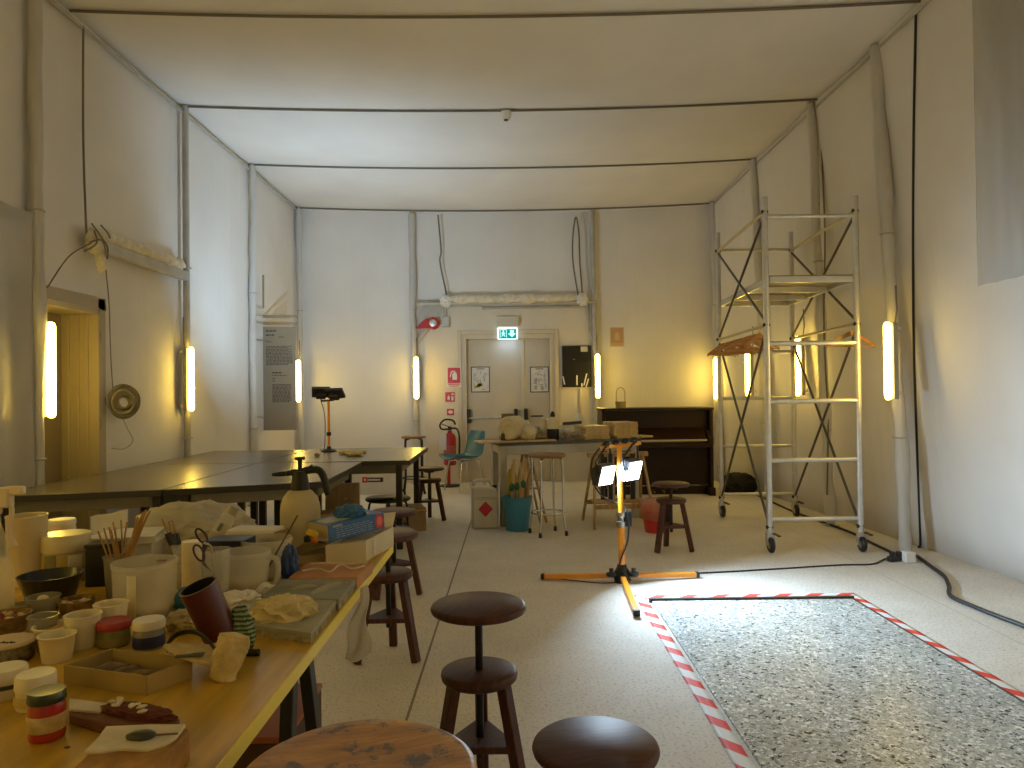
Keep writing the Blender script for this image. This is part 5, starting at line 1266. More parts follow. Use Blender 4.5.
c, r, h = spot(43, 622, 36, 596); t = thing('plastic_cup', 'grey clear plastic cup holding a pale cone, in front of the black bowl', 'cup', c); cup_mesh(r, h, .8).build('cup', m_gcup, t)
MB().lathe([(0, .003), (r*.62, .004), (r*.55, h*.5), (r*.3, h*.95), (r*.18, h*1.02), (0, h*1.04)], n=24).build('pale_cone', mat('cream_sponge', (.60, .50, .28), .8), t)
c, r, h = spot(45, 652, 36, 617); t = thing('plastic_cup', 'clear plastic cup with rusty residue behind the orange powder cup', 'cup', (c.x-.012, c.y+.012, c.z)); cup_mesh(r*.9, h, .8).build('cup', m_gcup, t)
MB().lathe([(0, .004), (r*.68, .004), (r*.74, h*.5), (0, h*.52)], n=28).build('contents', mat('rusty_residue', (.30, .14, .05), .8), t)
c, r, h = spot(22, 624, 24, 604); t = thing('plastic_cup', 'small grey plastic cup left of the cup with the pale cone', 'cup', c); cup_mesh(r, h, .85).build('cup', m_gcup, t)
c, r, h = spot(51, 611, 68, 574); t = thing('black_bowl', 'black rubber mixing bowl with pale splashes on the rim', 'bowl', c)
mb = MB().lathe([(0, 0), (r*.62, 0), (r*.70, .006), (r*1.0, h-.004), (r*1.03, h), (r*.97, h), (r*.66, .01), (0, .008)], n=48); mb.build('bowl', mat('black_rubber_bowl', (.016, .015, .012), .35, coat=.2), t)
rnd = random.Random(31)
for i in range(4):
    a_ = rnd.uniform(.2, 2.6); rr = r*.93
    MB().bar((rr*math.cos(a_), rr*math.sin(a_), h*.92), (r*.85*math.cos(a_), r*.85*math.sin(a_), h*(.4+.2*rnd.random())), .004, .0015).build('splash', m_plas, t)
# pails, tubs, spray bottle at the left rear
m_ytub = mat('honey_plastic_tub', (.46, .34, .09), .3, var=.08, coat=.3)
t = jar(66, 586, 52, 533, 'yellowish tub with a cream screw lid and a dark square label', m_ytub, mat('cream_lid', (.62, .54, .34), .3, coat=.2), .05, name='plastic_tub', cat='tub', lid_w=.99)
c, r, h = spot(66, 586, 52, 533)
a_ = -PI/2-.05
def patch(t, r, z0, z1, a0, a1, m, name, off=.0008):
    mb = MB(); n_ = 10
    mb.sheet(lambda u, v: Vector(((r+off)*math.cos(a0+(a1-a0)*u), (r+off)*math.sin(a0+(a1-a0)*u), z0+(z1-z0)*v)), n_, 1); mb.build(name, m, t, solid=.0006)
patch(t, r, h*.12, h*.62, -1.95, -1.4, mat('olive_label', (.17, .15, .06), .6), 'dark_label'); patch(t, r, h*.1, h*.6, -.95, -.35, mat('cream_label', (.60, .52, .32), .6), 'pale_label')
jar(62, 552, 29, 519, 'small white lidded tub behind the yellowish tub', m_wjar, m_wlid, .02, name='plastic_tub', cat='tub')
c, r, h = spot(27, 588, 43, 515); t = thing('plastic_pail', 'tall open cream white pail at the left behind the spray bottle', 'pail', c)
MB().lathe([(0, 0), (r*.93, 0), (r*.95, .006), (r, h-.006), (r*1.03, h-.004), (r*1.03, h), (r*.95, h), (r*.9, .01), (0, .008)], n=44).build('pail', m_cream, t)
c, r, h = spot(-5, 628, 40, 512); t = thing('spray_bottle', 'white trigger spray bottle at the left edge of the photo', 'bottle', c)
MB().lathe([(0, 0), (r*.9, 0), (r, .012), (r, h*.35), (r*.85, h*.55), (r*.5, h*.8), (r*.32, h*.9), (r*.32, h), (0, h)], n=36).build('body', m_milk, t)
sh = MB(); sh.box((.012, 0, h+.035), (.06, .026, .05)); sh.box((.05, 0, h+.052), (.045, .02, .022)); sh.build('spray_head', m_cream, t, bev=.005)
MB().tube(smooth_path([(.035, 0, h+.03), (.042, 0, h-.0), (.034, 0, h-.045), (.05, 0, h-.085)]), .006, 8).build('trigger', m_cream, t)
MB().lathe([(r*.36, h-.005), (r*.4, h), (r*.4, h+.02), (r*.3, h+.024)], n=24).build('collar', m_cream, t)
# measuring pail, jugs
def vessel(px, by, w, ty, label, name='measuring_jug', handle=None, spout=False, taper=.86, m=m_milk, fill=0, cat='jug'):
    c, r, h = spot(px, by, w, ty); t = thing(name, label, cat, c); rb = r*taper
    mb = MB().lathe([(0, 0), (rb, 0), (rb+.002, .005), (r, h-.012), (r*1.035, h-.010), (r*1.035, h), (r-.003, h), (rb-.003, .006), (0, .005)], n=48)
    mb.build('body', m, t)
    if handle is not None:
        ca, sa = math.cos(handle), math.sin(handle)
        pts = smooth_path([(r*.97*ca, r*.97*sa, h*.88), (r*1.4*ca, r*1.4*sa, h*.84), (r*1.5*ca, r*1.5*sa, h*.55), (r*1.3*ca, r*1.3*sa, h*.25), (rb*1.03*ca, rb*1.03*sa, h*.16)], 6)
        MB().tube(pts, .0075, 10).build('handle', m, t)
    if fill: MB().lathe([(0, .006), (rb-.004, .006), (rb+(r-rb)*fill-.004, h*fill), (0, h*fill)], n=40).build('contents', mat('cream_residue', (.62, .5, .25), .6), t)
    return t, r, h
t, r, h = vessel(145, 624, 66, 561, 'translucent measuring pail standing behind the jars, with a pale vertical strip', 'measuring_pail', None, taper=.93, cat='pail', fill=.18)
patch(t, r*.96, h*.12, h*.86, -1.62, -1.35, mat('pale_strip_plastic', (.70, .64, .46), .5), 'gauge_strip', .008)
MB().tube([Vector((r*1.05*math.cos(a_), r*1.05*math.sin(a_)*.6, h*.96+.01-.05*max(0, -math.sin(a_)))) for a_ in [i*2*PI/32 for i in range(32)]], .002, 6, closed=True).build('bail_wire', m_steel, t) if 0 else None
MB().lathe([(0, h*.9), (.012, h*.9), (.012, h*.93), (0, h*.93)], (r*.2, r*.75, 0), 14).build('lug', mat('brown_lug', (.3, .2, .08), .6), t)
vessel(246, 600, 50, 551, 'translucent measuring jug with its handle to the right, in front of the other jug', handle=-.2, fill=.35, taper=.8)
vessel(266, 583, 52, 538, 'translucent jug standing behind the handled measuring jug', handle=None, taper=.8, fill=.1)
# black tin, stick cup, sticks
p = G(100, 596, ZT); t = thing('black_tin', 'square black tin between the yellowish tub and the measuring pail', 'tin', (AY(104, 570, 2.16).x, 2.16, ZT+.0004), .1)
hh = AY(104, 546, 2.16).z-ZT
MB().box((0, 0, hh/2), (.075, .075, hh)).build('body', m_black, t, bev=.004); MB().box((0, 0, hh+.006), (.079, .079, .012)).build('lid', m_black, t, bev=.003)
c, r, h = spot(114, 606, 24, 560); Ysc = 2.02; cxs = AY(117, 570, Ysc).x
t = thing('stick_cup', 'pale cup full of wooden sticks behind the measuring pail', 'cup', (cxs, Ysc, ZT+.0004)); hcup = AY(117, 556, Ysc).z-ZT
cup_mesh(.034, hcup, .8).build('cup', m_gcup, t)
rnd = random.Random(3)
tips = [(98, 531), (104, 528), (109, 527), (113, 522), (115, 527), (121, 520), (127, 522), (138, 517), (140, 520), (143, 512), (146, 510), (148, 514), (150, 511), (111, 530)]
for i, (a_, b_) in enumerate(tips):
    q = AY(a_, b_, Ysc+rnd.uniform(-.03, .03)); 
    bx, by_ = cxs+rnd.uniform(-.016, .016)-(.012 if a_ > 125 else -.012), Ysc+rnd.uniform(-.014, .014)
    solo(MB().tube([(bx, by_, ZT+.006), q], .0022 if a_ < 135 else .0028, 7), 'wooden_stick', mat('bamboo_stick', (.42, .23, .07), .6, var=.2, vscale=20), 'thin wooden stick standing in the pale cup behind the measuring pail', 'stick', group='wooden sticks in the cup')
# brushes in a jar
Yb2 = 2.1; cxb = AY(175, 555, Yb2).x; t = thing('brush_jar', 'clear jar of paint brushes right of the measuring pail', 'jar', (cxb, Yb2, ZT+.0004)); cup_mesh(.033, .09, .9).build('jar', m_clear, t)
for i, ((a0, b0), (a1, b1)) in enumerate((((162, 519), (173, 546)), ((169, 521), (175, 546)), ((172, 520), (179, 546)))):
    tt = thing('paint_brush', ('leftmost', 'middle', 'rightmost')[i]+' of the three dark paint brushes in the clear jar', 'brush', (0, 0, 0))
    Yq = Yb2-.012+.012*i
    q0_, q1_ = AY(a0, b0, Yq), AY(a1, b1, Yq); d_ = (q1_-q0_)
    f0 = q0_+d_*.52; foot = q0_+d_*1.7; foot.z = max(foot.z, ZT+.01)
    MB().tube([q0_, f0], .0028, 8).build('handle', m_wood, tt)
    MB().tube([f0, q0_+d_*.95], .009, 10).build('dark_ferrule', m_black, tt); MB().tube([q0_+d_*.95, foot], .007, 8).build('bristles', m_clear, tt)
# white bottle, scissors jar
c, r, h = spot(192, 596, 21, 541); t = thing('white_tube', 'tall plain white plastic cylinder behind the maroon pot', 'tube', c)
MB().lathe([(0, 0), (r, 0), (r, h-.004), (r*.96, h), (0, h)], n=32).build('body', m_cream, t)
Yc2 = 1.93; cxc = AY(216, 575, Yc2).x; t = thing('plastic_cup', 'clear cup holding purple handled scissors behind the maroon pot', 'cup', (cxc, Yc2, ZT+.0004)); hc2 = AY(216, 549, Yc2).z-ZT; cup_mesh(.036, hc2, .85).build('cup', m_clear, t)
t = thing('scissors', 'scissors with thin purple handles standing in the clear cup', 'scissors', (cxc, Yc2, 0))
m_pur = mat('dark_purple_handle', (.045, .012, .04), .4)
for (cx_, cy_, a_, b_, rot) in ((201.5, 536, 4.0, 8.2, .62), (199, 553, 4.4, 8.5, .45)):
    o_ = AY(cx_, cy_, Yc2-.03); o_ -= Vector((cxc, Yc2, 0)); k_ = Yc2/F
    P = []
    for i in range(24):
        x_, z_ = a_*k_*math.cos(i*2*PI/24), b_*k_*math.sin(i*2*PI/24)
        P.append(o_+Vector((x_*math.cos(rot)+z_*math.sin(rot)*-1, 0, z_*math.cos(rot)+x_*math.sin(rot))))
    MB().tube(P, .0028, 8, closed=True).build('finger_loop', m_pur, t)
lc = lambda a_, b_, dy=-.03: AY(a_, b_, Yc2+dy)-Vector((cxc, Yc2, 0))
MB().tube(smooth_path([lc(204, 543), lc(209, 545), lc(212, 553, -.01), (0.0, 0, ZT+.02)]), .0032, 8).build('blade', m_steel, t)
MB().tube(smooth_path([lc(203, 562), lc(204, 551), lc(207, 546), lc(210, 545)]), .003, 8).build('shank', m_pur, t)
MB().tube(smooth_path([lc(203, 563), lc(207, 567), lc(211, 571, -.02)]), .0028, 8).build('tip', m_pur, t)
# dark box, bottle, papers, white bag at the table's far side
t = thing('black_box', 'dark open box behind the two translucent jugs', 'box', (AY(229, 550, 2.22).x, 2.22, ZT+.0004)); hb_ = AY(229, 538, 2.22).z-ZT
MB().box((0, .0, hb_/2), (.13, .10, hb_)).build('body', m_black, t, bev=.004)
Yg = 2.36; t = thing('clear_bottle', 'clear plastic bottle leaning to the right behind the jugs', 'bottle', (0, 0, 0))
q0_, q1_ = AY(216, 536, Yg), AY(234, 508, Yg); d_ = (q1_-q0_)
MB().tube([q0_+d_*-.9, q0_, q0_+d_*.72, q0_+d_*.85], [.02, .022, .022, .014], 18).build('body', m_clear, t); MB().tube([q0_+d_*.82, q0_+d_*1.08], .017, 16).build('cap', mat('grey_cap', (.42, .38, .28), .5), t)
MB().tube([q0_+d_*.25+Vector((.0, -.021, 0)), q0_+d_*.5+Vector((0, -.021, 0))], .006, 8).build('label', mat('blue_grey_label', (.14, .17, .2), .6), t)
m_bag = mat('white_polythene_bag', (.66, .62, .50), .35, var=.1, vscale=6, bump=.35, bscale=18, trans=.12)
Yw2 = 2.54; c_ = AY(193, 545, Yw2)
o = solo(MB().blob((0, 0, .075), (.42, .24, .215), 81, .20, 2.1, 5, floor=0), 'white_bag', m_bag, 'large crumpled white plastic bag at the far side of the yellow table', 'bag', (c_.x, Yw2, ZT+.0004))
t = thing('paper_stack', 'sloping stack of white papers left of the large white bag', 'paper', (AY(116, 540, 2.33).x, 2.33, ZT+.0004), .2)
rnd = random.Random(14)
MB().box((0, 0, .045), (.25, .15, .09)).build('paper_block', m_paper, t, bev=.002)
for k in range(6): MB().box((rnd.uniform(-.01, .01), rnd.uniform(-.01, .01), .093+k*.0046), (.27, .17, .003), rnd.uniform(-.06, .06)).build('sheet', m_paper, t)
q = [AY(90, 517, 2.225), AY(129, 509, 2.26), AY(129, 526, 2.25), AY(91, 535, 2.215)]
c_ = sum(q, Vector())/4
solo(MB().sheet(lambda u, v: (q[0].lerp(q[1], u)).lerp(q[3].lerp(q[2], u), v)+Vector((0, .006*math.sin(u*5), .002*math.sin(u*9+v*4)))-c_, 16, 10), 'paper_sheet', m_paper, 'loose cream sheet hanging over the front of the paper stack', 'paper', c_, solid=.0015)
Yk = 2.38; t = thing('paper_packet', 'pale paper packet with a brown edge left of the pump sprayer', 'packet', (AY(256, 530, Yk).x, Yk, ZT+.0004), -.1)
MB().box((0, 0, .06), (.16, .09, .12)).build('packet', m_paper, t, bev=.006)
MB().bar((.02, -.05, .075), (.13, -.05, .11), .03, .035).build('wooden_offcut', mat('brown_offcut', (.22, .13, .04), .7), t, bev=.002)

# maroon pot lying tilted, glove, strap
t = thing('maroon_pot', 'maroon pot tipped over with its dark mouth facing up left', 'pot', (0, 0, 0))
Ym = 1.60; q0_, q1_ = AY(220, 634, Ym-.05), AY(198, 586, Ym-.075); d_ = (q1_-q0_).normalized(); Lm = (q1_-q0_).length; rm = 17.5*Ym/F
zax = d_; xax = Vector((0, 1, 0)).cross(zax).normalized(); yax = zax.cross(xax)
T = Matrix(((xax.x, yax.x, zax.x, q0_.x), (xax.y, yax.y, zax.y, q0_.y), (xax.z, yax.z, zax.z, q0_.z), (0, 0, 0, 1)))
m_maroon = mat('maroon_glaze', (.085, .014, .012), .4, coat=.2)
MB().lathe([(0, 0), (rm*.90, 0), (rm*.92, .004), (rm, Lm-.004), (rm*1.02, Lm), (rm*.93, Lm), (rm*.85, .012), (0, .01)], T=T, n=44).build('pot', m_maroon, t)
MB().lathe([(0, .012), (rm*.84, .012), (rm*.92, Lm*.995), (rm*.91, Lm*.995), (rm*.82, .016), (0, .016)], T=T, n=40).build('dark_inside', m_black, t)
m_knit = mat('cream_knit', (.60, .47, .22), .9, var=.2, vscale=30, bump=.5, bscale=90)
g0, g1 = AY(222, 681, 1.42), AY(226, 640, 1.50)
t = thing('work_glove', 'cream knitted work glove with ribbed cuff leaning against the maroon pot', 'glove', (g0.x, g0.y, ZT+.0004))
mb = MB(); d_ = g1-g0; nR = 26; rings = []
prof = []
for i in range(nR):
    u = i/(nR-1); prof.append((.026*(1+.18*math.sin(u*3))*(1+.022*math.sin(u*95)), u*.085))
mb.lathe([(0, 0)]+prof+[(0, .09)], n=30, sy=.55, T=Matrix.Rotation(.22, 4, 'Y') @ Matrix.Rotation(-.18, 4, 'X'))
for v in mb.bm.verts: v.co += Vector((noise.noise(v.co*38), noise.noise(v.co*38+Vector((4, 0, 0))), .5*noise.noise(v.co*30+Vector((0, 7, 0)))))*.008
for v in mb.bm.verts: v.co.z = max(v.co.z, .0005)
mb.build('cuff', m_knit, t)
T = Matrix.Translation((-.05, .02, .040)) @ Matrix.Rotation(.30, 4, 'Y')
MB().blob((0, 0, 0), (.15, .055, .022), 91, .12, 1.5, 4, ridge=False, T=T).build('palm', m_knit, t)
MB().box((-.060, -.004, .050), (.05, .018, .003), .1, Matrix.Identity(4)).build('printed_patch', mat('grey_dark_print', (.10, .09, .06), .7), t)
rb_ = AY(190, 648, 1.5)
t = thing('elastic_strap', 'wide black elastic band looped over the glove behind the cardboard tray', 'strap', (0, 0, 0))
P = [AY(167, 652, 1.50), AY(169, 643, 1.50), AY(177, 635, 1.51), AY(190, 632, 1.51), AY(202, 636, 1.49), AY(211, 645, 1.47), AY(217, 653, 1.45)]
P = smooth_path(P, 6); mb = MB()
mb.sheet(lambda u, v: P[min(int(u*(len(P)-1)+.5), len(P)-1)]+Vector((0, (v-.5)*-.008, (v-.5)*(.007+.010*u))), len(P)-1, 2); mb.build('band', m_black, t, solid=.002)
m_gs = mat('green_white_stripe', (.55, .5, .35), .7)
nt = m_gs.node_tree; N = nt.nodes; L = nt.links; b = N['Principled BSDF']; tc = N.new('ShaderNodeTexCoord'); wv = N.new('ShaderNodeTexWave'); wv.bands_direction = 'Z'; wv.inputs['Scale'].default_value = 34; wv.inputs['Distortion'].default_value = 1.5
L.new(tc.outputs['Object'], wv.inputs['Vector']); rr = N.new('ShaderNodeValToRGB'); rr.color_ramp.interpolation = 'CONSTANT'; rr.color_ramp.elements[0].color = (.025, .085, .06, 1); rr.color_ramp.elements[1].position = .5; rr.color_ramp.elements[1].color = (.28, .32, .18, 1)
L.new(wv.outputs['Fac'], rr.inputs['Fac']); L.new(rr.outputs[0], b.inputs['Base Color'])
g0 = AY(239, 662, 1.56)
t = solo(MB().blob((0, 0, .047), (.06, .035, .10), 95, .5, 1.6, 4, floor=0), 'striped_rag', m_gs, 'green and white striped rag between the maroon pot and the crumpled bag', 'rag', (AY(240, 650, 1.56).x, 1.56, ZT+.0004))
p = G(247, 657, ZT); t = thing('marker_pen', 'short black marker lying in front of the striped rag', 'pen', (p.x-.01, p.y, ZT+.0075))
MB().tube([(-.03, .0, 0), (.022, .004, 0)], .007, 10).build('barrel', m_black, t); MB().tube([(.02, .004, 0), (.034, .005, 0)], .0075, 10).build('cap', m_black, t)

# crumpled things and slabs on the right
p = G(281, 636, ZT); solo(MB().blob((0, .01, .03), (.15, .10, .085), 101, .38, 1.6, 5, floor=0), 'crumpled_bag', mat('cream_thin_paper', (.66, .54, .27), .6, var=.1, bump=.2), 'crumpled cream paper ball near the yellow edge in front of the grey slabs', 'paper', (p.x-.01, p.y+.05, ZT+.0004), .2)
p = G(236, 612, ZT); solo(MB().blob((0, 0, .02), (.11, .08, .055), 102, .4, 1.8, 4, floor=0), 'crumpled_tissue', m_paper, 'small crumpled white tissue between the maroon pot and the measuring jug', 'tissue', (p.x, p.y+.02, ZT+.0004))
p = G(262, 595, ZT); solo(MB().blob((0, 0, .014), (.07, .05, .035), 103, .4, 1.8, 3, floor=0), 'crumpled_tissue', m_paper, 'crumpled pale scrap at the foot of the measuring jug', 'tissue', (p.x+.01, p.y, ZT+.0004))
p = G(175, 655, ZT); solo(MB().blob((0, 0, .02), (.09, .10, .05), 104, .4, 1.8, 4, floor=0), 'crumpled_foil', mat('ochre_crumpled_film', (.40, .30, .10), .4, var=.3, vscale=20), 'ochre crumpled film left of the maroon pot', 'foil', (AY(183, 625, 1.72).x, 1.74, ZT+.0004))
p = AY(183, 607, 1.85); solo(MB().blob((0, 0, .03), (.05, .05, .07), 105, .3, 1.8, 3, floor=0), 'blue_rag', mat('blue_film', (.02, .13, .22), .5), 'bit of bright blue film behind the mouth of the maroon pot', 'rag', (p.x, 1.86, ZT+.0004))
m_sl1 = mat('grey_plaster_slab', (.36, .34, .245), .85, var=.15, vscale=14, bump=.2, bscale=60); m_sl2 = mat('darker_grey_slab', (.27, .265, .21), .85, var=.2, vscale=10, bump=.25, bscale=40); m_terr = mat('terracotta_slab', (.48, .23, .10), .8, var=.2, vscale=12, bump=.2)
m_rub = mat('crumbly_plaster_edge', (.40, .34, .20), .95, var=.5, vscale=40, bump=1, bscale=70)
t, poly, c_ = slab('plaster_slab', 'pale grey plaster slab nearest the crumpled paper ball', 'slab', [(234, 622), (256, 600), (336, 600), (311, 633)], .026, m_sl1, jag=.03)
MB().prism(poly, .014, .026).build('top_layer', m_sl1, t, bev=.001); MB().prism([(x*.985, y*.985) for x, y in poly], 0, .015).build('crumbly_base', m_rub, t)
t, poly, c_ = slab('plaster_slab', 'darker grey plaster slab with a raised leaf imprint behind the pale slab', 'slab', [(260, 597), (283, 579), (356, 578.5), (339, 599)], .03, m_sl2, jag=.02)
MB().prism(poly, .014, .03).build('top_layer', m_sl2, t, bev=.001); MB().prism([(x*.985, y*.985) for x, y in poly], 0, .015).build('crumbly_base', m_rub, t)
for i, (a_, b_, a1, b1, w_) in enumerate(((290, 590, 318, 586, .016), (310, 594, 342, 583, .02), (322, 583, 350, 583, .012), (280, 586, 305, 588, .01))):
    q0_, q1_ = G(a_, b_, ZT+.032)-c_, G(a1, b1, ZT+.032)-c_
    MB().tube(smooth_path([(q0_.x, q0_.y, .029), ((q0_.x+q1_.x)/2, (q0_.y+q1_.y)/2+.006, .030), (q1_.x, q1_.y, .029)]), [w_*.2+w_*.4*math.sin(PI*i_/16) for i_ in range(17)], 8).build('leaf_relief', m_sl1, t)
t, poly, c_ = slab('terracotta_slab', 'orange terracotta slab with white drips behind the grey slabs', 'slab', [(288, 578), (306, 563), (373, 562), (357, 577)], .034, m_terr, jag=.015)
MB().prism(poly, 0, .034).build('tile', m_terr, t, bev=.002)
for pts_ in (((302, 571), (318, 569), (330, 572), (338, 566), (345, 565)), ((310, 564), (330, 563.5), (350, 564), (368, 563)), ((345, 566), (352, 569), (365, 566))):
    MB().tube(smooth_path([tuple(G(a_, b_, ZT+.035)-Vector((c_.x, c_.y, ZT))) for a_, b_ in pts_]), .0035, 6).build('white_drip', m_plas, t)
# cardboard / foam carton and glove box
zc = ZT
k0, k1, k2 = G(326, 567, ZT), G(365, 562, ZT), G(393, 546, ZT); k3 = k0+(k2-k1)
c_ = (k0+k1+k2+k3)/4; hC = AY(365, 541, k1.y).z-ZT
t = thing('open_carton', 'open pale carton at the far right corner of the yellow table under the glove box', 'box', (c_.x, c_.y, ZT+.0004))
Q = [k-c_ for k in (k0, k1, k2, k3)]; m_cart2 = mat('pale_card', (.62, .53, .33), .75, var=.06)
MB().prism([(q.x, q.y) for q in Q], 0, .004).build('bottom', m_cart2, t)
for i in range(4):
    a_, b_ = Q[i], Q[(i+1) % 4]; MB().bar((a_.x, a_.y, hC/2), (b_.x, b_.y, hC/2), .005, hC).build('side', m_cart2, t)
a_, b_ = Q[0], Q[3]
MB()._add([(a_.x, a_.y, hC), (b_.x, b_.y, hC), (b_.x-.10, b_.y+.0, hC+.02), (a_.x-.13, a_.y-.03, hC*.55)], [(0, 1, 2, 3)]).build('flap', mat('brown_flap', (.20, .14, .055), .75), t, solid=.003)
MB()._add([(Q[2].x, Q[2].y, hC), (Q[3].x, Q[3].y, hC), (Q[3].x-.0, Q[3].y+.07, hC+.04), (Q[2].x, Q[2].y+.07, hC+.04)], [(0, 1, 2, 3)]).build('flap', m_cart2, t, solid=.003)
MB().box((-.01, 0, hC*.55), (.11, .1, .05), .2).build('paper_inside', m_paper, t, bev=.003)
# blue glove box lying across it
YG = 2.44
e0, e1 = AY(329, 543, YG-.09), AY(385, 528.5, YG+.07); top0 = AY(329, 525.5, YG-.09)
u_ = (e1-e0); Lg = u_.length; u_.normalize(); hG = (top0-e0).length
n_ = Vector((u_.y, -u_.x, 0)).normalized(); w_ = n_.cross(u_)
if w_.z < 0: w_ = -w_
T = Matrix(((u_.x, -n_.x, w_.x, e0.x), (u_.y, -n_.y, w_.y, e0.y), (u_.z, -n_.z, w_.z, e0.z), (0, 0, 0, 1)))
t = thing('glove_box', 'blue carton of disposable gloves lying tilted on top of the pale carton', 'box', (0, 0, 0))
m_gb = mat('blue_printed_card', (.04, .14, .38), .45); dG = .12
MB().box((Lg/2, dG/2, hG/2), (Lg, dG, hG), T=T).build('carton', m_gb, t, bev=.002)
MB().box((-.0012, dG/2, hG/2), (.002, dG*.98, hG*.96), T=T).build('end_panel', mat('tan_end_panel', (.42, .33, .16), .6), t)
mb = MB(); rnd = random.Random(21)
for i in range(5):
    x = .03
    while x < Lg*.72:
        w1 = rnd.uniform(.008, .022); mb.box((x+w1/2, -.0008, hG*(.2+.13*i)), (w1, .001, .0024), T=T); x += w1+.005
    
mb.box((.035, -.0008, hG*.87), (.035, .001, .008), T=T); mb.build('printed_lines', mat('pale_blue_print', (.30, .38, .5), .6), t)
for s_, m_, off in ((1, mat('red_oval_print', (.62, .05, .06), .5), .0008), (.6, mat('pale_red_print', (.75, .2, .18), .5), .0016)):
    MB().prism([(Lg*.90+.017*s_*math.cos(a_), hG*.55+.026*s_*math.sin(a_)) for a_ in [i*2*PI/28 for i in range(28)]], 0, .001, T @ Matrix(((1, 0, 0, 0), (0, 0, -1, -off+.0006), (0, 1, 0, 0), (0, 0, 0, 1)))).build('oval_mark', m_, t)
MB().box((Lg*.45, dG*.5, hG+.001), (Lg*.8, dG*.55, .002), T=T).build('opening', mat('pale_carton_slot', (.42, .4, .34), .6), t)
gp = T @ Vector((Lg*.55, dG*.45, hG+.012))
solo(MB().blob((0, 0, 0), (.10, .07, .06), 110, .4, 2.0, 4), 'disposable_glove', mat('blue_nitrile', (.03, .13, .33), .5), 'crumpled blue glove pulled out of the top of the glove box', 'glove', gp)
yb0 = T @ Vector((-.035, .03, hG*.5))
t = thing('cutter_knife', 'yellow and orange handled tool at the left end of the glove box', 'tool', yb0)
MB().bar((-.022, 0, .014), (.012, 0, -.0), .02, .018).build('yellow_grip', mat('yellow_plastic', (.66, .42, .02), .4), t, bev=.004); MB().blob((.004, -.004, -.014), (.026, .02, .02), 2, .1, 1, 2, ridge=False).build('orange_knob', mat('orange_plastic', (.65, .17, .02), .4), t)
MB().bar((.012, 0, -.012), (.045, 0, -.014), .012, .008).build('blade', m_steel, t); MB().box((-.022, 0, -.01), (.016, .016, .02)).build('dark_clip', m_black, t, bev=.003)
p = AY(290, 560, 2.2); solo(MB().blob((0, 0, .05), (.05, .05, .115), 120, .3, 1.8, 4, floor=0), 'blue_film', mat('royal_blue_film', (.015, .05, .20), .4), 'crumpled royal blue film right of the rear translucent jug', 'film', (AY(290, 560, 2.15).x, 2.15, ZT+.0004))
q0_, q1_ = AY(281, 545, 2.1), AY(297.5, 515.5, 2.16); solo(MB().tube([q0_+(q0_-q1_)*.75, q1_], [.003, .0022], 8), 'thin_stick', mat('dark_stick', (.05, .025, .012), .5), 'thin dark stick leaning up in front of the pump sprayer', 'stick')
p = AY(312, 548, 2.35); solo(MB().box((0, 0, .016), (.14, .12, .03)), 'foam_board', m_cart2, 'pale flat board lying under the left end of the glove box', 'board', (AY(307, 548, 2.42).x, 2.43, ZT+.0004), .35, bev=.002)

# pump sprayer
YS = 2.50; cs = AY(300.5, 530, YS); k_ = YS/F
t = thing('pump_sprayer', 'translucent cream pump sprayer with black head and handle', 'sprayer', (cs.x, YS, ZT+.0004))
zS = lambda py: AY(300, py, YS).z-ZT
rS = 19.5*k_
MB().lathe([(0, 0), (rS*.9, 0), (rS, .012), (rS, zS(510)), (rS*.97, zS(504)), (rS*.85, zS(497)), (rS*.62, zS(491.5)), (rS*.45, zS(489.5)), (0, zS(489.5))], n=44).build('tank', mat('milky_tank', (.66, .58, .36), .4, trans=.1), t)
MB().lathe([(0, zS(490)), (rS*.46, zS(490)), (rS*.47, zS(488)), (rS*.40, zS(478)), (rS*.37, zS(471)), (0, zS(471))], n=32).build('collar', m_black, t)
MB().tube([(0, 0, zS(472)), (0, 0, zS(459))], .0075, 10).build('pump_rod', m_black, t)
MB().lathe([(0, -.006), (.018, -.006), (.02, 0), (.018, .005), (0, .006)], (0, 0, zS(458.5)), 24, sx=.9).build('pump_grip', m_black, t)
MB().tube(smooth_path([(0, 0, zS(473)), (-.03, -.005, zS(473)), (-.045, -.01, zS(473.5))]), [.013]*8+[.009]*8+[.008], 12).build('head', m_black, t)
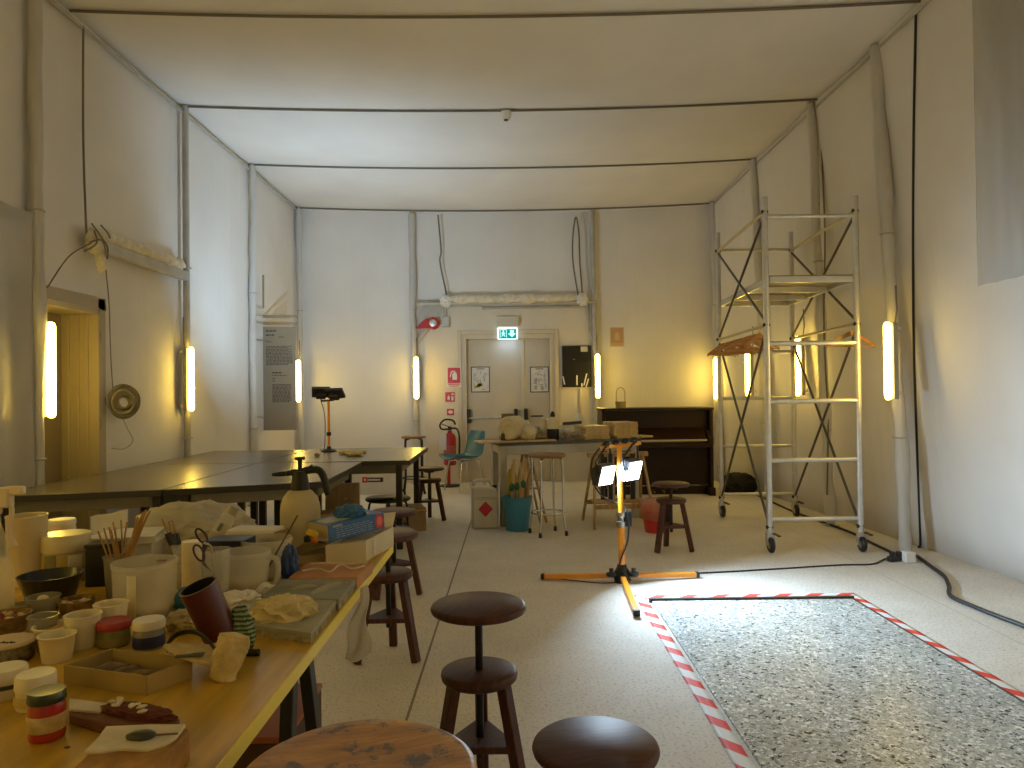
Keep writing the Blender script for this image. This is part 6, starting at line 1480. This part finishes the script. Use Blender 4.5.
MB().tube([(-.045, -.01, zS(473.5)), (-.06, -.012, zS(473.5)), (-.09, -.015, zS(474))], [.007, .009, .005], 12).build('nozzle', m_black, t)
MB().tube(smooth_path([(0, 0, zS(473)), (.03, 0, zS(470.5)), (.062, 0, zS(470.5)), (.078, 0, zS(476)), (.088, 0, zS(486)), (.097, 0, zS(495))], 6), [.013]*20+[.0125]*11, 12).build('handle', m_black, t)
MB().tube([(.03, 0, zS(470)), (.045, 0, zS(466.5))], .009, 10).build('trigger', m_black, t)
# lace strip hanging over the yellow edge
E0 = Vector((tx1+.006, G(361, 585, ZT).y, ZT))
q0_ = AY(362, 594, E0.y); q1_ = AY(356, 660, E0.y)
def lace(u, v):
    w = .012+.028*max(0, min(1, (v-.12)*1.3))+.018*v
    x = q0_.x+.002+(q1_.x-q0_.x)*v+.006*math.sin(v*9); z = q0_.z+.02+(q1_.z-q0_.z-.02)*v
    return Vector((max(x+(u-.5)*w*1.1, tx1+.005) if v < .2 else x+(u-.5)*w*1.1, E0.y+(u-.5)*.05+.008*math.sin(u*7+v*8), z+.01*(u-.5)*(u-.5)*v*4))
m_lace = mat('white_net_lace', (.70, .66, .56), .8, trans=.3, bump=.6, bscale=120)
t = thing('lace_strip', 'strip of white netting hanging down from the yellow table edge', 'fabric', (0, 0, 0))
MB().sheet(lace, 16, 40).build('netting', m_lace, t, solid=.0015)
for u0 in (0.02, .98): MB().tube([lace(u0, i/40) for i in range(41)], .0016, 6).build('cord_edge', m_paper, t)
MB().tube([lace(i/16, 1) for i in range(17)], .0018, 6).build('hem', m_paper, t)

# ------------------------------------------------------------------ render look
SC.view_settings.view_transform = 'Standard'; SC.view_settings.look = 'None'; SC.view_settings.gamma = 1
SC.view_settings.use_curve_mapping = False; SC.view_settings.exposure = .22
SC.cycles.max_bounces = 10; SC.cycles.diffuse_bounces = 6; SC.cycles.transparent_max_bounces = 12
SC.cycles.use_denoising = True; SC.cycles.sample_clamp_indirect = 6
w = bpy.data.worlds.new('world'); SC.world = w; w.use_nodes = True; w.node_tree.nodes['Background'].inputs['Color'].default_value = (0, 0, 0, 1)
